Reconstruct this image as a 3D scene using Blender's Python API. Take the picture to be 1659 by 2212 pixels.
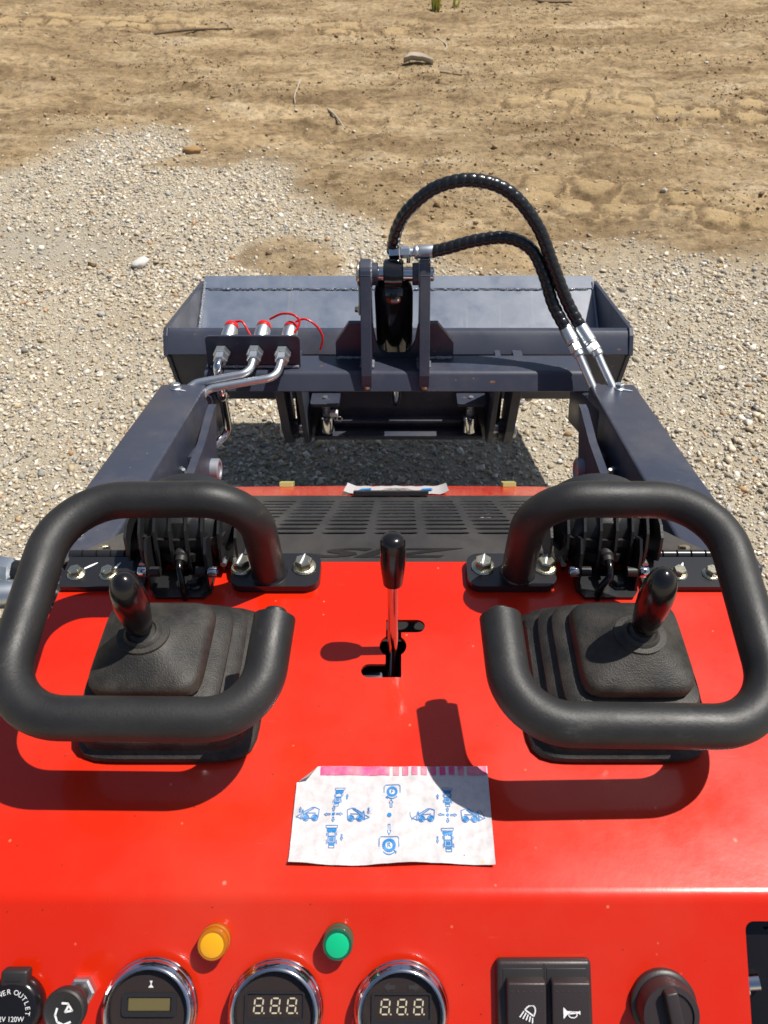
import bpy, bmesh, math, random
import numpy as np
from mathutils import Vector, Matrix, Euler

for o in list(bpy.data.objects):
    bpy.data.objects.remove(o, do_unlink=True)
random.seed(7)
rng = np.random.default_rng(11)
S = bpy.context.scene
C = S.collection
R = math.radians

# ------------------------------------------------------------------ camera
cam = bpy.data.cameras.new('camera')
camo = bpy.data.objects.new('camera', cam)
C.objects.link(camo)
cam.sensor_fit = 'VERTICAL'
cam.sensor_height = 24.0
cam.lens = 24.0 * 1660 / 2212
cam.shift_x = -(868 - 829.5) / 2212
cam.clip_start = 0.02
cam.clip_end = 500
camo.location = (0.008, 0, 1.40)
camo.rotation_euler = (R(90 - 44), 0, 0)
cam.dof.use_dof = True
cam.dof.focus_distance = 0.86
cam.dof.aperture_fstop = 11
S.camera = camo
S.render.resolution_x, S.render.resolution_y = 768, 1024

# ------------------------------------------------------------------ light
SUN = Vector((0.45, 0.155, 1.0)).normalized()
w = bpy.data.worlds.new('World')
S.world = w
w.use_nodes = True
nt = w.node_tree
bg = nt.nodes['Background']
sky = nt.nodes.new('ShaderNodeTexSky')
sky.sky_type = 'NISHITA'
sky.sun_disc = False
sky.sun_elevation = math.asin(SUN.z)
sky.sun_rotation = math.atan2(SUN.x, SUN.y)
sky.air_density = 1.0
sky.dust_density = 1.6
nt.links.new(sky.outputs[0], bg.inputs[0])
bg.inputs[1].default_value = 0.075
sl = bpy.data.lights.new('sun', 'SUN')
sl.energy = 5.0
sl.angle = R(0.55)
sl.color = (1.0, 0.955, 0.88)
so = bpy.data.objects.new('sun', sl)
C.objects.link(so)
so.rotation_euler = SUN.to_track_quat('Z', 'Y').to_euler()
so.location = (2, 1, 5)
vs = S.view_settings
vs.view_transform = 'Standard'
vs.look = 'None'
vs.exposure = 0.15
vs.gamma = 1.0
vs.use_curve_mapping = False

# ------------------------------------------------------------------ materials
def nodes(m):
    return m.node_tree.nodes, m.node_tree.links

def mat(name, col, rough=0.5, metal=0.0, coat=0.0, coatr=0.1, spec=0.5, emis=None, alpha=None):
    m = bpy.data.materials.new(name)
    m.use_nodes = True
    b = m.node_tree.nodes['Principled BSDF']
    b.inputs['Base Color'].default_value = (*col, 1)
    b.inputs['Roughness'].default_value = rough
    b.inputs['Metallic'].default_value = metal
    b.inputs['Coat Weight'].default_value = coat
    b.inputs['Coat Roughness'].default_value = coatr
    b.inputs['Specular IOR Level'].default_value = spec
    return m

def nd(m, typ, **kw):
    n = m.node_tree.nodes.new(typ)
    for k, v in kw.items():
        if k in n.inputs:
            n.inputs[k].default_value = v
        else:
            setattr(n, k, v)
    return n

def lk(m, a, b):
    m.node_tree.links.new(a, b)

def bsdf(m):
    return m.node_tree.nodes['Principled BSDF']

def coords(m, scale=(1, 1, 1)):
    t = nd(m, 'ShaderNodeTexCoord')
    mp = nd(m, 'ShaderNodeMapping')
    mp.inputs['Scale'].default_value = scale
    lk(m, t.outputs['Object'], mp.inputs[0])
    return mp.outputs[0]

def noise(m, co, scale, detail=4, rough=0.55):
    n = nd(m, 'ShaderNodeTexNoise')
    n.inputs['Scale'].default_value = scale
    n.inputs['Detail'].default_value = detail
    n.inputs['Roughness'].default_value = rough
    lk(m, co, n.inputs['Vector'])
    return n.outputs['Fac']

def ramp(m, f, stops):
    r = nd(m, 'ShaderNodeValToRGB')
    e = r.color_ramp.elements
    while len(e) < len(stops):
        e.new(0.5)
    for i, (p, c) in enumerate(stops):
        e[i].position = p
        e[i].color = (*c, 1) if len(c) == 3 else c
    lk(m, f, r.inputs[0])
    return r.outputs[0]

def mix(m, f, a, b, mode='MIX'):
    x = nd(m, 'ShaderNodeMix', data_type='RGBA', blend_type=mode)
    for sock, v in ((0, f), (6, a), (7, b)):
        if hasattr(v, 'links'):
            lk(m, v, x.inputs[sock])
        elif isinstance(v, (int, float)):
            x.inputs[sock].default_value = v
        else:
            x.inputs[sock].default_value = (*v, 1)
    return x.outputs[2]

def bump(m, h, strength, dist):
    b = nd(m, 'ShaderNodeBump')
    b.inputs['Strength'].default_value = strength
    b.inputs['Distance'].default_value = dist
    lk(m, h, b.inputs['Height'])
    lk(m, b.outputs[0], bsdf(m).inputs['Normal'])

def specks(m, co, scale, size, gate):
    """small round flecks of dirt with random presence"""
    v = nd(m, 'ShaderNodeTexVoronoi')
    v.inputs['Scale'].default_value = scale
    lk(m, co, v.inputs['Vector'])
    sep = nd(m, 'ShaderNodeSeparateColor')
    lk(m, v.outputs['Color'], sep.inputs[0])
    g = nd(m, 'ShaderNodeMath', operation='GREATER_THAN')
    lk(m, sep.outputs[0], g.inputs[0])
    g.inputs[1].default_value = gate
    mr = nd(m, 'ShaderNodeMapRange')
    mr.inputs[1].default_value = size
    mr.inputs[2].default_value = size * 0.45
    lk(m, v.outputs['Distance'], mr.inputs[0])
    mu = nd(m, 'ShaderNodeMath', operation='MULTIPLY')
    lk(m, mr.outputs[0], mu.inputs[0])
    lk(m, g.outputs[0], mu.inputs[1])
    return mu.outputs[0]

# glossy red paint, a little dust and dried splashes on it
RED = mat('red_paint', (0.72, 0.016, 0.006), 0.30, coat=0.40, coatr=0.08, spec=0.32)
co = coords(RED)
f1 = noise(RED, co, 5, 5, 0.6)
base = mix(RED, ramp(RED, f1, [(0.45, (0, 0, 0)), (0.75, (0.20, 0.20, 0.20))]), (0.60, 0.0165, 0.002), (0.55, 0.12, 0.07))
sp = specks(RED, co, 64, 0.090, 0.74)
base = mix(RED, mix(RED, 0.55, sp, (0, 0, 0)), base, (0.75, 0.30, 0.16))
scr_ = ramp(RED, noise(RED, coords(RED, (9, 120, 60)), 3.0, 3, 0.6), [(0.72, (0, 0, 0)), (0.78, (0.13,) * 3)])
base = mix(RED, scr_, base, (0.78, 0.20, 0.14))
sp3 = specks(RED, co, 27, 0.055, 0.80)
base = mix(RED, mix(RED, 0.60, sp3, (0, 0, 0)), base, (0.75, 0.42, 0.30))
sp2 = specks(RED, co, 160, 0.12, 0.90)
base = mix(RED, sp2, base, (0.10, 0.02, 0.01))
lk(RED, base, bsdf(RED).inputs['Base Color'])
rr = ramp(RED, noise(RED, co, 9, 6, 0.6), [(0.35, (0.22,) * 3), (0.75, (0.42,) * 3)])
lk(RED, rr, bsdf(RED).inputs['Roughness'])
wav = mix(RED, 0.10, noise(RED, co, 7, 2), noise(RED, co, 160, 3))
bump(RED, wav, 0.05, 0.012)

# slate blue paint of the loader frame
SLATE = mat('slate_paint', (0.052, 0.058, 0.085), 0.44, coat=0.05, coatr=0.25, spec=0.38)
co = coords(SLATE)
base = mix(SLATE, ramp(SLATE, noise(SLATE, co, 7, 6, 0.65), [(0.40, (0, 0, 0)), (0.85, (0.35,) * 3)]), (0.037, 0.043, 0.068), (0.074, 0.078, 0.095))
rust = mix(SLATE, 1.0, specks(SLATE, coords(SLATE, (1, 2.5, 2.5)), 26, 0.20, 0.93), ramp(SLATE, noise(SLATE, co, 150, 4), [(0.42, (0, 0, 0)), (0.60, (1, 1, 1))]), 'MULTIPLY')
base = mix(SLATE, rust, base, (0.32, 0.13, 0.04))
dst = ramp(SLATE, noise(SLATE, co, 3.2, 8, 0.75), [(0.50, (0, 0, 0)), (0.72, (0.28,) * 3)])
base = mix(SLATE, dst, base, (0.19, 0.17, 0.145))
scr = specks(SLATE, co, 85, 0.10, 0.90)
base = mix(SLATE, scr, base, (0.30, 0.28, 0.25))
lk(SLATE, base, bsdf(SLATE).inputs['Base Color'])
lk(SLATE, ramp(SLATE, noise(SLATE, co, 12, 5), [(0.3, (0.34,) * 3), (0.75, (0.55,) * 3)]), bsdf(SLATE).inputs['Roughness'])
bump(SLATE, noise(SLATE, co, 55, 4), 0.06, 0.003)

# bucket inside, scoured and dusty; sky reflection painted in as paler blue
BINT = mat('scoured_slate_sky_sheen', (0.09, 0.10, 0.135), 0.40, coat=0.2, coatr=0.2)
co = coords(BINT, (1, 1, 1))
base = mix(BINT, ramp(BINT, noise(BINT, co, 9, 7, 0.7), [(0.38, (0, 0, 0)), (0.75, (1, 1, 1))]), (0.108, 0.134, 0.190), (0.185, 0.212, 0.262))
base = mix(BINT, ramp(BINT, noise(BINT, coords(BINT, (60, 3, 3)), 1.0, 3), [(0.60, (0, 0, 0)), (0.72, (0.4,) * 3)]), base, (0.27, 0.27, 0.27))
lk(BINT, base, bsdf(BINT).inputs['Base Color'])
lk(BINT, ramp(BINT, noise(BINT, co, 20, 5), [(0.3, (0.28,) * 3), (0.7, (0.55,) * 3)]), bsdf(BINT).inputs['Roughness'])

WELD = mat('painted_weld', (0.20, 0.215, 0.25), 0.18, coat=0.8, coatr=0.05)
bump(WELD, noise(WELD, coords(WELD), 170, 2), 0.9, 0.006)

RUST = mat('rusty_weld', (0.16, 0.065, 0.025), 0.6)
lk(RUST, mix(RUST, ramp(RUST, noise(RUST, coords(RUST), 240, 3), [(0.45, (0, 0, 0)), (0.55, (1, 1, 1))]), (0.045, 0.05, 0.07), (0.24, 0.09, 0.03)), bsdf(RUST).inputs['Base Color'])
PINM = mat('worn_pin_steel', (0.30, 0.32, 0.36), 0.62, metal=0.6)
# foam grip
FOAM = mat('black_foam', (0.030, 0.029, 0.029), 0.54, spec=0.5)
co = coords(FOAM)
h1 = noise(FOAM, co, 420, 2)
crk = nd(FOAM, 'ShaderNodeTexVoronoi', feature='DISTANCE_TO_EDGE')
crk.inputs['Scale'].default_value = 330
wp = nd(FOAM, 'ShaderNodeMapping')
wp.inputs['Scale'].default_value = (0.55, 1.1, 1.1)
lk(FOAM, co, wp.inputs[0])
lk(FOAM, wp.outputs[0], crk.inputs['Vector'])
ck = ramp(FOAM, crk.outputs['Distance'], [(0.0, (0, 0, 0)), (0.06, (1, 1, 1))])
hh = mix(FOAM, 0.10, h1, ck)
bump(FOAM, hh, 0.16, 0.0012)
fc = mix(FOAM, ramp(FOAM, noise(FOAM, co, 14, 6, 0.7), [(0.45, (0, 0, 0)), (0.85, (1, 1, 1))]), (0.0135, 0.0130, 0.0132), (0.028, 0.0265, 0.0255))
fc = mix(FOAM, ramp(FOAM, noise(FOAM, coords(FOAM, (1, 1, 2)), 32, 6, 0.75), [(0.60, (0, 0, 0)), (0.74, (0.55,) * 3)]), fc, (0.075, 0.068, 0.060))
lk(FOAM, fc, bsdf(FOAM).inputs['Base Color'])
lk(FOAM, ramp(FOAM, noise(FOAM, co, 11, 5, 0.7), [(0.35, (0.44,) * 3), (0.70, (0.64,) * 3)]), bsdf(FOAM).inputs['Roughness'])

RUBBER = mat('moulded_rubber', (0.022, 0.0205, 0.0195), 0.58, spec=0.4)
co = coords(RUBBER)
v = nd(RUBBER, 'ShaderNodeTexVoronoi', feature='SMOOTH_F1')
v.inputs['Scale'].default_value = 900
lk(RUBBER, co, v.inputs['Vector'])
bump(RUBBER, v.outputs['Distance'], 0.35, 0.0009)
lk(RUBBER, mix(RUBBER, ramp(RUBBER, noise(RUBBER, co, 30, 6, 0.7), [(0.42, (0, 0, 0)), (0.75, (1, 1, 1))]), (0.0155, 0.0147, 0.0138), (0.056, 0.049, 0.041)), bsdf(RUBBER).inputs['Base Color'])

HOOD = mat('satin_black_hood', (0.026, 0.026, 0.029), 0.40, spec=0.5, coat=0.1, coatr=0.3)
co = coords(HOOD)
b0 = mix(HOOD, ramp(HOOD, noise(HOOD, coords(HOOD, (14, 3, 3)), 1.5, 5, 0.7), [(0.42, (0, 0, 0)), (0.8, (1, 1, 1))]), (0.038, 0.038, 0.041), (0.075, 0.072, 0.069))
b0 = mix(HOOD, specks(HOOD, co, 130, 0.12, 0.86), b0, (0.16, 0.15, 0.13))
lk(HOOD, b0, bsdf(HOOD).inputs['Base Color'])
BLACKG = mat('gloss_black_plastic', (0.008, 0.007, 0.008), 0.20, coat=0.15, coatr=0.05, spec=0.4)
BLACKM = mat('matt_black_plastic', (0.020, 0.018, 0.018), 0.48)
BLACKP = mat('black_steel_paint', (0.016, 0.016, 0.018), 0.30, coat=0.2)
SWITCH = mat('switch_plastic', (0.030, 0.022, 0.023), 0.42)
bump(SWITCH, noise(SWITCH, coords(SWITCH), 900, 2), 0.15, 0.0006)
CASTAL = mat('black_cast_aluminium', (0.016, 0.016, 0.017), 0.42, spec=0.6)
bump(CASTAL, noise(CASTAL, coords(CASTAL), 700, 2), 0.25, 0.0008)
CHROME = mat('chrome', (0.66, 0.66, 0.68), 0.12, metal=1)
ZINC = mat('zinc_plate', (0.62, 0.66, 0.69), 0.42, metal=1)
lk(ZINC, mix(ZINC, noise(ZINC, coords(ZINC), 60, 4), (0.50, 0.55, 0.60), (0.76, 0.77, 0.76)), bsdf(ZINC).inputs['Base Color'])
YZINC = mat('yellow_zinc', (0.62, 0.50, 0.24), 0.27, metal=1)
lk(YZINC, mix(YZINC, noise(YZINC, coords(YZINC), 120, 3), (0.58, 0.55, 0.36), (0.72, 0.64, 0.52)), bsdf(YZINC).inputs['Base Color'])
bump(YZINC, noise(YZINC, coords(YZINC), 500, 2), 0.15, 0.0006)
PMARK = mat('white_paint_mark', (0.72, 0.76, 0.82), 0.5)
CYLB = mat('cylinder_black', (0.010, 0.010, 0.011), 0.14, coat=0.8, coatr=0.05)
HOSE = mat('hose_black', (0.012, 0.012, 0.013), 0.28, coat=0.2)
REDCAP = mat('red_vinyl_cap', (0.62, 0.012, 0.012), 0.30)
AMBER = mat('amber_lens', (0.80, 0.36, 0.005), 0.25, coat=0.6)
GREEN = mat('green_lens', (0.004, 0.46, 0.20), 0.25, coat=0.6)
AMBERD = mat('amber_ring', (0.40, 0.13, 0.004), 0.22, coat=0.6)
GREEND = mat('green_ring', (0.01, 0.09, 0.05), 0.22, coat=0.6)
GFACE = mat('gauge_face', (0.036, 0.026, 0.024), 0.6, spec=0.1)
LCD = mat('unlit_display', (0.15, 0.12, 0.045), 0.4)
SEGM = mat('unlit_digit', (0.62, 0.55, 0.40), 0.6, spec=0.2)
WHITE = mat('white_print', (0.80, 0.80, 0.80), 0.5)
GREYP = mat('grey_print', (0.048, 0.043, 0.043), 0.6, spec=0.1)
LETTER = mat('hood_letter_vinyl', (0.019, 0.018, 0.019), 0.30)
PAPER = mat('dirty_sticker_film', (0.55, 0.52, 0.52), 0.42, spec=0.4, coat=0.15, coatr=0.25)
co = coords(PAPER)
pc = mix(PAPER, ramp(PAPER, noise(PAPER, co, 190, 5, 0.7), [(0.44, (0, 0, 0)), (0.75, (0.7,) * 3)]), (0.60, 0.565, 0.57), (0.44, 0.405, 0.40))
pc = mix(PAPER, specks(PAPER, co, 130, 0.10, 0.90), pc, (0.35, 0.13, 0.05))
pc = mix(PAPER, specks(PAPER, co, 60, 0.10, 0.90), pc, (0.62, 0.48, 0.27))
lk(PAPER, pc, bsdf(PAPER).inputs['Base Color'])
PINK = mat('faded_pink_print', (0.70, 0.06, 0.24), 0.45)
co = coords(PINK)
lk(PINK, mix(PINK, ramp(PINK, noise(PINK, co, 70, 4), [(0.40, (0, 0, 0)), (0.75, (1, 1, 1))]), (0.70, 0.05, 0.22), (0.72, 0.30, 0.32)), bsdf(PINK).inputs['Base Color'])
BLUE = mat('blue_print', (0.008, 0.20, 0.52), 0.5)
BLUEL = mat('pale_blue_print', (0.05, 0.20, 0.47), 0.5)
CLIP = mat('chromate_clip', (0.42, 0.42, 0.16), 0.45)
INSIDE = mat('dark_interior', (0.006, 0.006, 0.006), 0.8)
GLASS = mat('gauge_glass', (1, 1, 1), 0.03)
bsdf(GLASS).inputs['Transmission Weight'].default_value = 1.0
bsdf(GLASS).inputs['IOR'].default_value = 1.12
TYRE = mat('tyre_rubber', (0.018, 0.018, 0.018), 0.75)

# ------------------------------------------------------------------ helpers
def place(o, parent=None, kind=None):
    C.objects.link(o)
    if parent is not None:
        o.parent = parent
        if parent.type == 'EMPTY':
            o.matrix_parent_inverse = Matrix.Translation(parent.location).inverted()
    if kind:
        o['kind'] = kind
    return o

def ob(name, me, m, parent=None, smooth=None, kind=None):
    if m is not None and not me.materials:
        me.materials.append(m)
    if smooth == 'all':
        me.polygons.foreach_set('use_smooth', np.ones(len(me.polygons), bool))
    elif smooth:
        me.polygons.foreach_set('use_smooth', np.ones(len(me.polygons), bool))
        try:
            me.set_sharp_from_angle(angle=R(smooth))
        except Exception:
            pass
    return place(bpy.data.objects.new(name, me), parent, kind)

def from_bm(bm, name):
    me = bpy.data.meshes.new(name)
    bm.normal_update()
    bm.to_mesh(me)
    bm.free()
    return me

def mesh(name, v, f):
    me = bpy.data.meshes.new(name)
    me.from_pydata([tuple(p) for p in v], [], f)
    me.update()
    return me

def bm_box(bm, cx, cy, cz, sx, sy, sz, M=None, bev=0.0, seg=2):
    r = bmesh.ops.create_cube(bm, size=1.0)
    vs_ = r['verts']
    for p in vs_:
        p.co = Vector((p.co.x * sx, p.co.y * sy, p.co.z * sz))
    if bev > 0:
        es = list({e for p in vs_ for e in p.link_edges})
        rr_ = bmesh.ops.bevel(bm, geom=es, offset=bev, segments=seg, affect='EDGES', profile=0.5)
        vs_ = list({p for f in rr_['faces'] for p in f.verts} | {p for p in vs_ if p.is_valid})
        # collect the whole island
        stack = list(vs_)
        seen = set(stack)
        while stack:
            q = stack.pop()
            for e in q.link_edges:
                o_ = e.other_vert(q)
                if o_ not in seen:
                    seen.add(o_)
                    stack.append(o_)
        vs_ = list(seen)
    T = Matrix.Translation((cx, cy, cz)) @ (M.to_4x4() if M is not None else Matrix())
    for p in vs_:
        p.co = T @ p.co
    return vs_

def box(name, c, s, m, parent, rot=(0, 0, 0), bev=0.0015, seg=2, smooth=30):
    bm = bmesh.new()
    bm_box(bm, c[0], c[1], c[2], s[0], s[1], s[2], Euler([R(a) for a in rot]).to_matrix(), bev, seg)
    return ob(name, from_bm(bm, name), m, parent, smooth)

def fillet(pts, rad, n=8):
    pts = [Vector(p) for p in pts]
    if not isinstance(rad, (list, tuple)):
        rad = [rad] * len(pts)
    out = [pts[0]]
    for i in range(1, len(pts) - 1):
        a, b, c = pts[i - 1], pts[i], pts[i + 1]
        d1, d2 = (a - b).normalized(), (c - b).normalized()
        ang = d1.angle(d2)
        t = rad[i] / math.tan(ang / 2)
        t = min(t, (a - b).length * 0.49, (c - b).length * 0.49)
        r_ = t * math.tan(ang / 2)
        bis = (d1 + d2).normalized()
        cen = b + bis * (r_ / math.sin(ang / 2))
        s, e = b + d1 * t - cen, b + d2 * t - cen
        tot = s.angle(e)
        ax = s.cross(e).normalized()
        for k in range(n + 1):
            out.append(cen + Matrix.Rotation(tot * k / n, 3, ax) @ s)
    out.append(pts[-1])
    return out

def spline(pts, n=12):
    P = [Vector(p) for p in pts]
    P = [P[0] * 2 - P[1]] + P + [P[-1] * 2 - P[-2]]
    out = []
    for i in range(1, len(P) - 2):
        for k in range(n):
            t = k / n
            p0, p1, p2, p3 = P[i - 1:i + 3]
            out.append(0.5 * ((2 * p1) + (p2 - p0) * t + (2 * p0 - 5 * p1 + 4 * p2 - p3) * t * t + (3 * p1 - p0 - 3 * p2 + p3) * t ** 3))
    out.append(P[-2])
    return out

def resample(pts, step):
    pts = [Vector(p) for p in pts]
    L = [0]
    for a, b in zip(pts, pts[1:]):
        L.append(L[-1] + (b - a).length)
    n = max(2, int(L[-1] / step))
    out, j = [], 0
    for k in range(n + 1):
        s = L[-1] * k / n
        while j < len(L) - 2 and L[j + 1] < s:
            j += 1
        t = (s - L[j]) / max(1e-9, L[j + 1] - L[j])
        out.append(pts[j].lerp(pts[j + 1], t))
    return out

def tube_vf(pts, rad, seg=16, cap=True, rfun=None):
    pts = [Vector(p) for p in pts]
    n = len(pts)
    tang = []
    for i in range(n):
        a, b = pts[max(0, i - 1)], pts[min(n - 1, i + 1)]
        tang.append((b - a).normalized())
    up = Vector((0, 0, 1)) if abs(tang[0].z) < 0.9 else Vector((1, 0, 0))
    x = tang[0].cross(up).normalized()
    V, F = [], []
    s = 0
    for i in range(n):
        if i:
            s += (pts[i] - pts[i - 1]).length
            ax = tang[i - 1].cross(tang[i])
            if ax.length > 1e-7:
                x = Matrix.Rotation(tang[i - 1].angle(tang[i]), 3, ax.normalized()) @ x
        x = (x - tang[i] * x.dot(tang[i])).normalized()
        y = tang[i].cross(x)
        r0 = rad[i] if isinstance(rad, (list, tuple)) else rad
        for k in range(seg):
            th = 2 * math.pi * k / seg
            r_ = r0 * (rfun(s, th) if rfun else 1)
            V.append(pts[i] + (x * math.cos(th) + y * math.sin(th)) * r_)
    for i in range(n - 1):
        for k in range(seg):
            a, b = i * seg + k, i * seg + (k + 1) % seg
            F.append((a, b, b + seg, a + seg))
    if cap:
        F.append(tuple(range(seg - 1, -1, -1)))
        F.append(tuple(range((n - 1) * seg, n * seg)))
    return V, F

def tube(name, pts, rad, m, parent, seg=16, cap=True, rfun=None, smooth=50):
    V, F = tube_vf(pts, rad, seg, cap, rfun)
    return ob(name, mesh(name, V, F), m, parent, smooth)

def frame(axis):
    z = Vector(axis).normalized()
    u = Vector((1, 0, 0)) if abs(z.x) < 0.9 else Vector((0, 1, 0))
    x = (u - z * u.dot(z)).normalized()
    y = z.cross(x)
    return Matrix((x, y, z)).transposed()

def lathe_vf(prof, seg=32, M=None, o=(0, 0, 0), fn=None):
    M = M if M is not None else Matrix.Identity(3)
    o = Vector(o)
    V, F = [], []
    for r_, z in prof:
        for k in range(seg):
            th = 2 * math.pi * k / seg
            V.append(o + M @ Vector((r_ * math.cos(th), r_ * math.sin(th), z)))
    n = len(prof)
    for i in range(n - 1):
        for k in range(seg):
            a, b = i * seg + k, i * seg + (k + 1) % seg
            F.append((a, b, b + seg, a + seg))
    F.append(tuple(range(seg - 1, -1, -1)))
    F.append(tuple(range((n - 1) * seg, n * seg)))
    return V, F

def lathe(name, prof, m, parent, o=(0, 0, 0), axis=(0, 0, 1), seg=32, smooth=35):
    V, F = lathe_vf(prof, seg, frame(axis), o)
    return ob(name, mesh(name, V, F), m, parent, smooth)

def plate_mesh(name, outer, holes, thick, fn):
    """flat plate with real holes; fn(x, y, t) maps sheet coordinates into space"""
    bm = bmesh.new()
    loops, edges = [], []
    for lp in [outer] + holes:
        vv = [bm.verts.new((p[0], p[1], 0)) for p in lp]
        loops.append(vv)
        for i in range(len(vv)):
            edges.append(bm.edges.new((vv[i], vv[(i + 1) % len(vv)])))
    bmesh.ops.triangle_fill(bm, edges=edges, use_beauty=True, use_dissolve=False, normal=(0, 0, 1))
    tops = list(bm.faces)
    for f in tops:
        f.normal_update()
        if f.normal.z < 0:
            f.normal_flip()
    low = {}
    for lp in loops:
        for p in lp:
            low[p] = bm.verts.new((p.co.x, p.co.y, -thick))
    for f in tops:
        bm.faces.new([low[p] for p in reversed(f.verts)])
    for lp in loops:
        for i in range(len(lp)):
            a, b = lp[i], lp[(i + 1) % len(lp)]
            bm.faces.new((b, a, low[a], low[b]))
    for p in bm.verts:
        p.co = Vector(fn(p.co.x, p.co.y, p.co.z))
    bmesh.ops.recalc_face_normals(bm, faces=bm.faces)
    return from_bm(bm, name)

def plate(name, outer, m, parent, thick, fn, holes=()):
    return ob(name, plate_mesh(name, outer, list(holes), thick, fn), m, parent)

def arc(cx, cy, r_, a0, a1, n=8):
    return [(cx + r_ * math.cos(R(a0 + (a1 - a0) * i / n)), cy + r_ * math.sin(R(a0 + (a1 - a0) * i / n))) for i in range(n + 1)]

def rrect(x0, y0, x1, y1, r_, n=5):
    return arc(x1 - r_, y0 + r_, r_, -90, 0, n) + arc(x1 - r_, y1 - r_, r_, 0, 90, n) + arc(x0 + r_, y1 - r_, r_, 90, 180, n) + arc(x0 + r_, y0 + r_, r_, 180, 270, n)

def text_mesh(s, size, ext=0.0, align='CENTER', bold=0.0):
    cu = bpy.data.curves.new('writing', 'FONT')
    cu.body = s
    cu.size = size
    cu.align_x = align
    cu.align_y = 'CENTER'
    cu.extrude = ext
    cu.offset = bold
    cu.resolution_u = 3
    o = bpy.data.objects.new('writing', cu)
    C.objects.link(o)
    bpy.context.view_layer.update()
    me = bpy.data.meshes.new_from_object(o.evaluated_get(bpy.context.evaluated_depsgraph_get()))
    bpy.data.objects.remove(o, do_unlink=True)
    return me

def join_vf(parts):
    V, F = [], []
    for v_, f_ in parts:
        n = len(V)
        V += list(v_)
        F += [tuple(i + n for i in q) for q in f_]
    return V, F

# shared hex flange bolt, head up +Z, unit = across-corners radius 1
def bolt_mesh(washer=1.34, h=0.95):
    V, F = [], []
    parts = [lathe_vf([(washer, 0), (washer, 0.12), (washer * 0.86, 0.26), (1.02, 0.32)], 24)]
    hexp = []
    ring = lambda r_, z: [Vector((r_ * math.cos(R(60 * k + 12)), r_ * math.sin(R(60 * k + 12)), z)) for k in range(6)]
    v_ = ring(1, 0.28) + ring(1, 0.28 + h * 0.86) + ring(0.86, 0.28 + h)
    f_ = []
    for L_ in (0, 6):
        for k in range(6):
            f_.append((L_ + k, L_ + (k + 1) % 6, L_ + 6 + (k + 1) % 6, L_ + 6 + k))
    f_.append(tuple(range(12, 18)))
    parts.append((v_, f_))
    # raised grade marks on the head
    for k in range(3):
        a = R(90 + 120 * k)
        c, s_ = math.cos(a), math.sin(a)
        q = []
        for (rr_, tt) in ((0.35, -0.07), (0.65, -0.07), (0.65, 0.07), (0.35, 0.07)):
            q.append(Vector((rr_ * c - tt * s_, rr_ * s_ + tt * c, 0.28 + h + 0.05)))
        q += [p - Vector((0, 0, 0.06)) for p in q]
        parts.append((q, [(0, 1, 2, 3), (0, 4, 5, 1), (1, 5, 6, 2), (2, 6, 7, 3), (3, 7, 4, 0)]))
    V, F = join_vf(parts)
    return mesh('bolt', V, F)

BOLT = bolt_mesh()
BOLT.materials.append(YZINC)
BOLTZ = bolt_mesh(1.2)
BOLTZ.materials.append(ZINC)

def bolt(parent, loc, r_, axis=(0, 0, 1), spin=0, me=None):
    o = bpy.data.objects.new('bolt', me or BOLT)
    M = frame(axis) @ Matrix.Rotation(R(spin), 3, 'Z')
    o.matrix_basis = Matrix.Translation(loc) @ (M.to_4x4()) @ Matrix.Scale(r_, 4)
    return place(o, parent)

def mark(parent, a, b, wid, zoff=0.0004, m=None):
    """thin brushed paint streak between two points"""
    a, b = Vector(a), Vector(b)
    pts = [a.lerp(b, t) for t in (0, 0.35, 0.7, 1)]
    rr_ = [wid * 0.7, wid, wid * 0.8, wid * 0.35]
    V, F = tube_vf(pts, rr_, 8)
    zc = a.z
    V = [Vector((p.x, p.y, zc + (p.z - zc) * 0.12 + zoff)) if abs(a.z - b.z) < 1e-6 else p for p in V]
    return ob('paint_mark', mesh('paint_mark', V, F), m or PMARK, parent, 60)

# ------------------------------------------------------------------ ground
LAT = rng.random((8, 256, 256))

def vn(x, y, sc, k=0):
    """value noise in 0..1"""
    x = np.asarray(x) / sc + 57.3
    y = np.asarray(y) / sc + 91.7
    xi, yi = np.floor(x).astype(int), np.floor(y).astype(int)
    fx, fy = x - xi, y - yi
    fx = fx * fx * (3 - 2 * fx)
    fy = fy * fy * (3 - 2 * fy)
    L_ = LAT[k]
    a = L_[xi % 256, yi % 256]
    b = L_[(xi + 1) % 256, yi % 256]
    c = L_[xi % 256, (yi + 1) % 256]
    d = L_[(xi + 1) % 256, (yi + 1) % 256]
    return (a * (1 - fx) + b * fx) * (1 - fy) + (c * (1 - fx) + d * fx) * fy

def fbm(x, y, sc, k=0, o=4):
    t, a, s = 0, 1.0, 0
    for i in range(o):
        t = t + a * vn(x, y, sc / 2 ** i, (k + i) % 8)
        s += a
        a *= 0.5
    return t / s

def sstep(a, b, x):
    t = np.clip((x - a) / (b - a), 0, 1)
    return t * t * (3 - 2 * t)

BX = [-6, -3, -2.5, -1.95, -1.62, -1.34, -1.13, -0.975, -0.67, -0.49, -0.34, -0.15, 0.0, 0.35, 0.7, 0.8, 1.06, 1.3, 1.46, 2.5, 6]
BY = [3.0, 3.3, 3.55, 3.86, 4.28, 4.43, 4.28, 3.95, 3.78, 3.65, 3.50, 3.32, 2.95, 2.75, 2.85, 2.92, 3.08, 3.0, 2.92, 2.85, 2.7]

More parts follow.
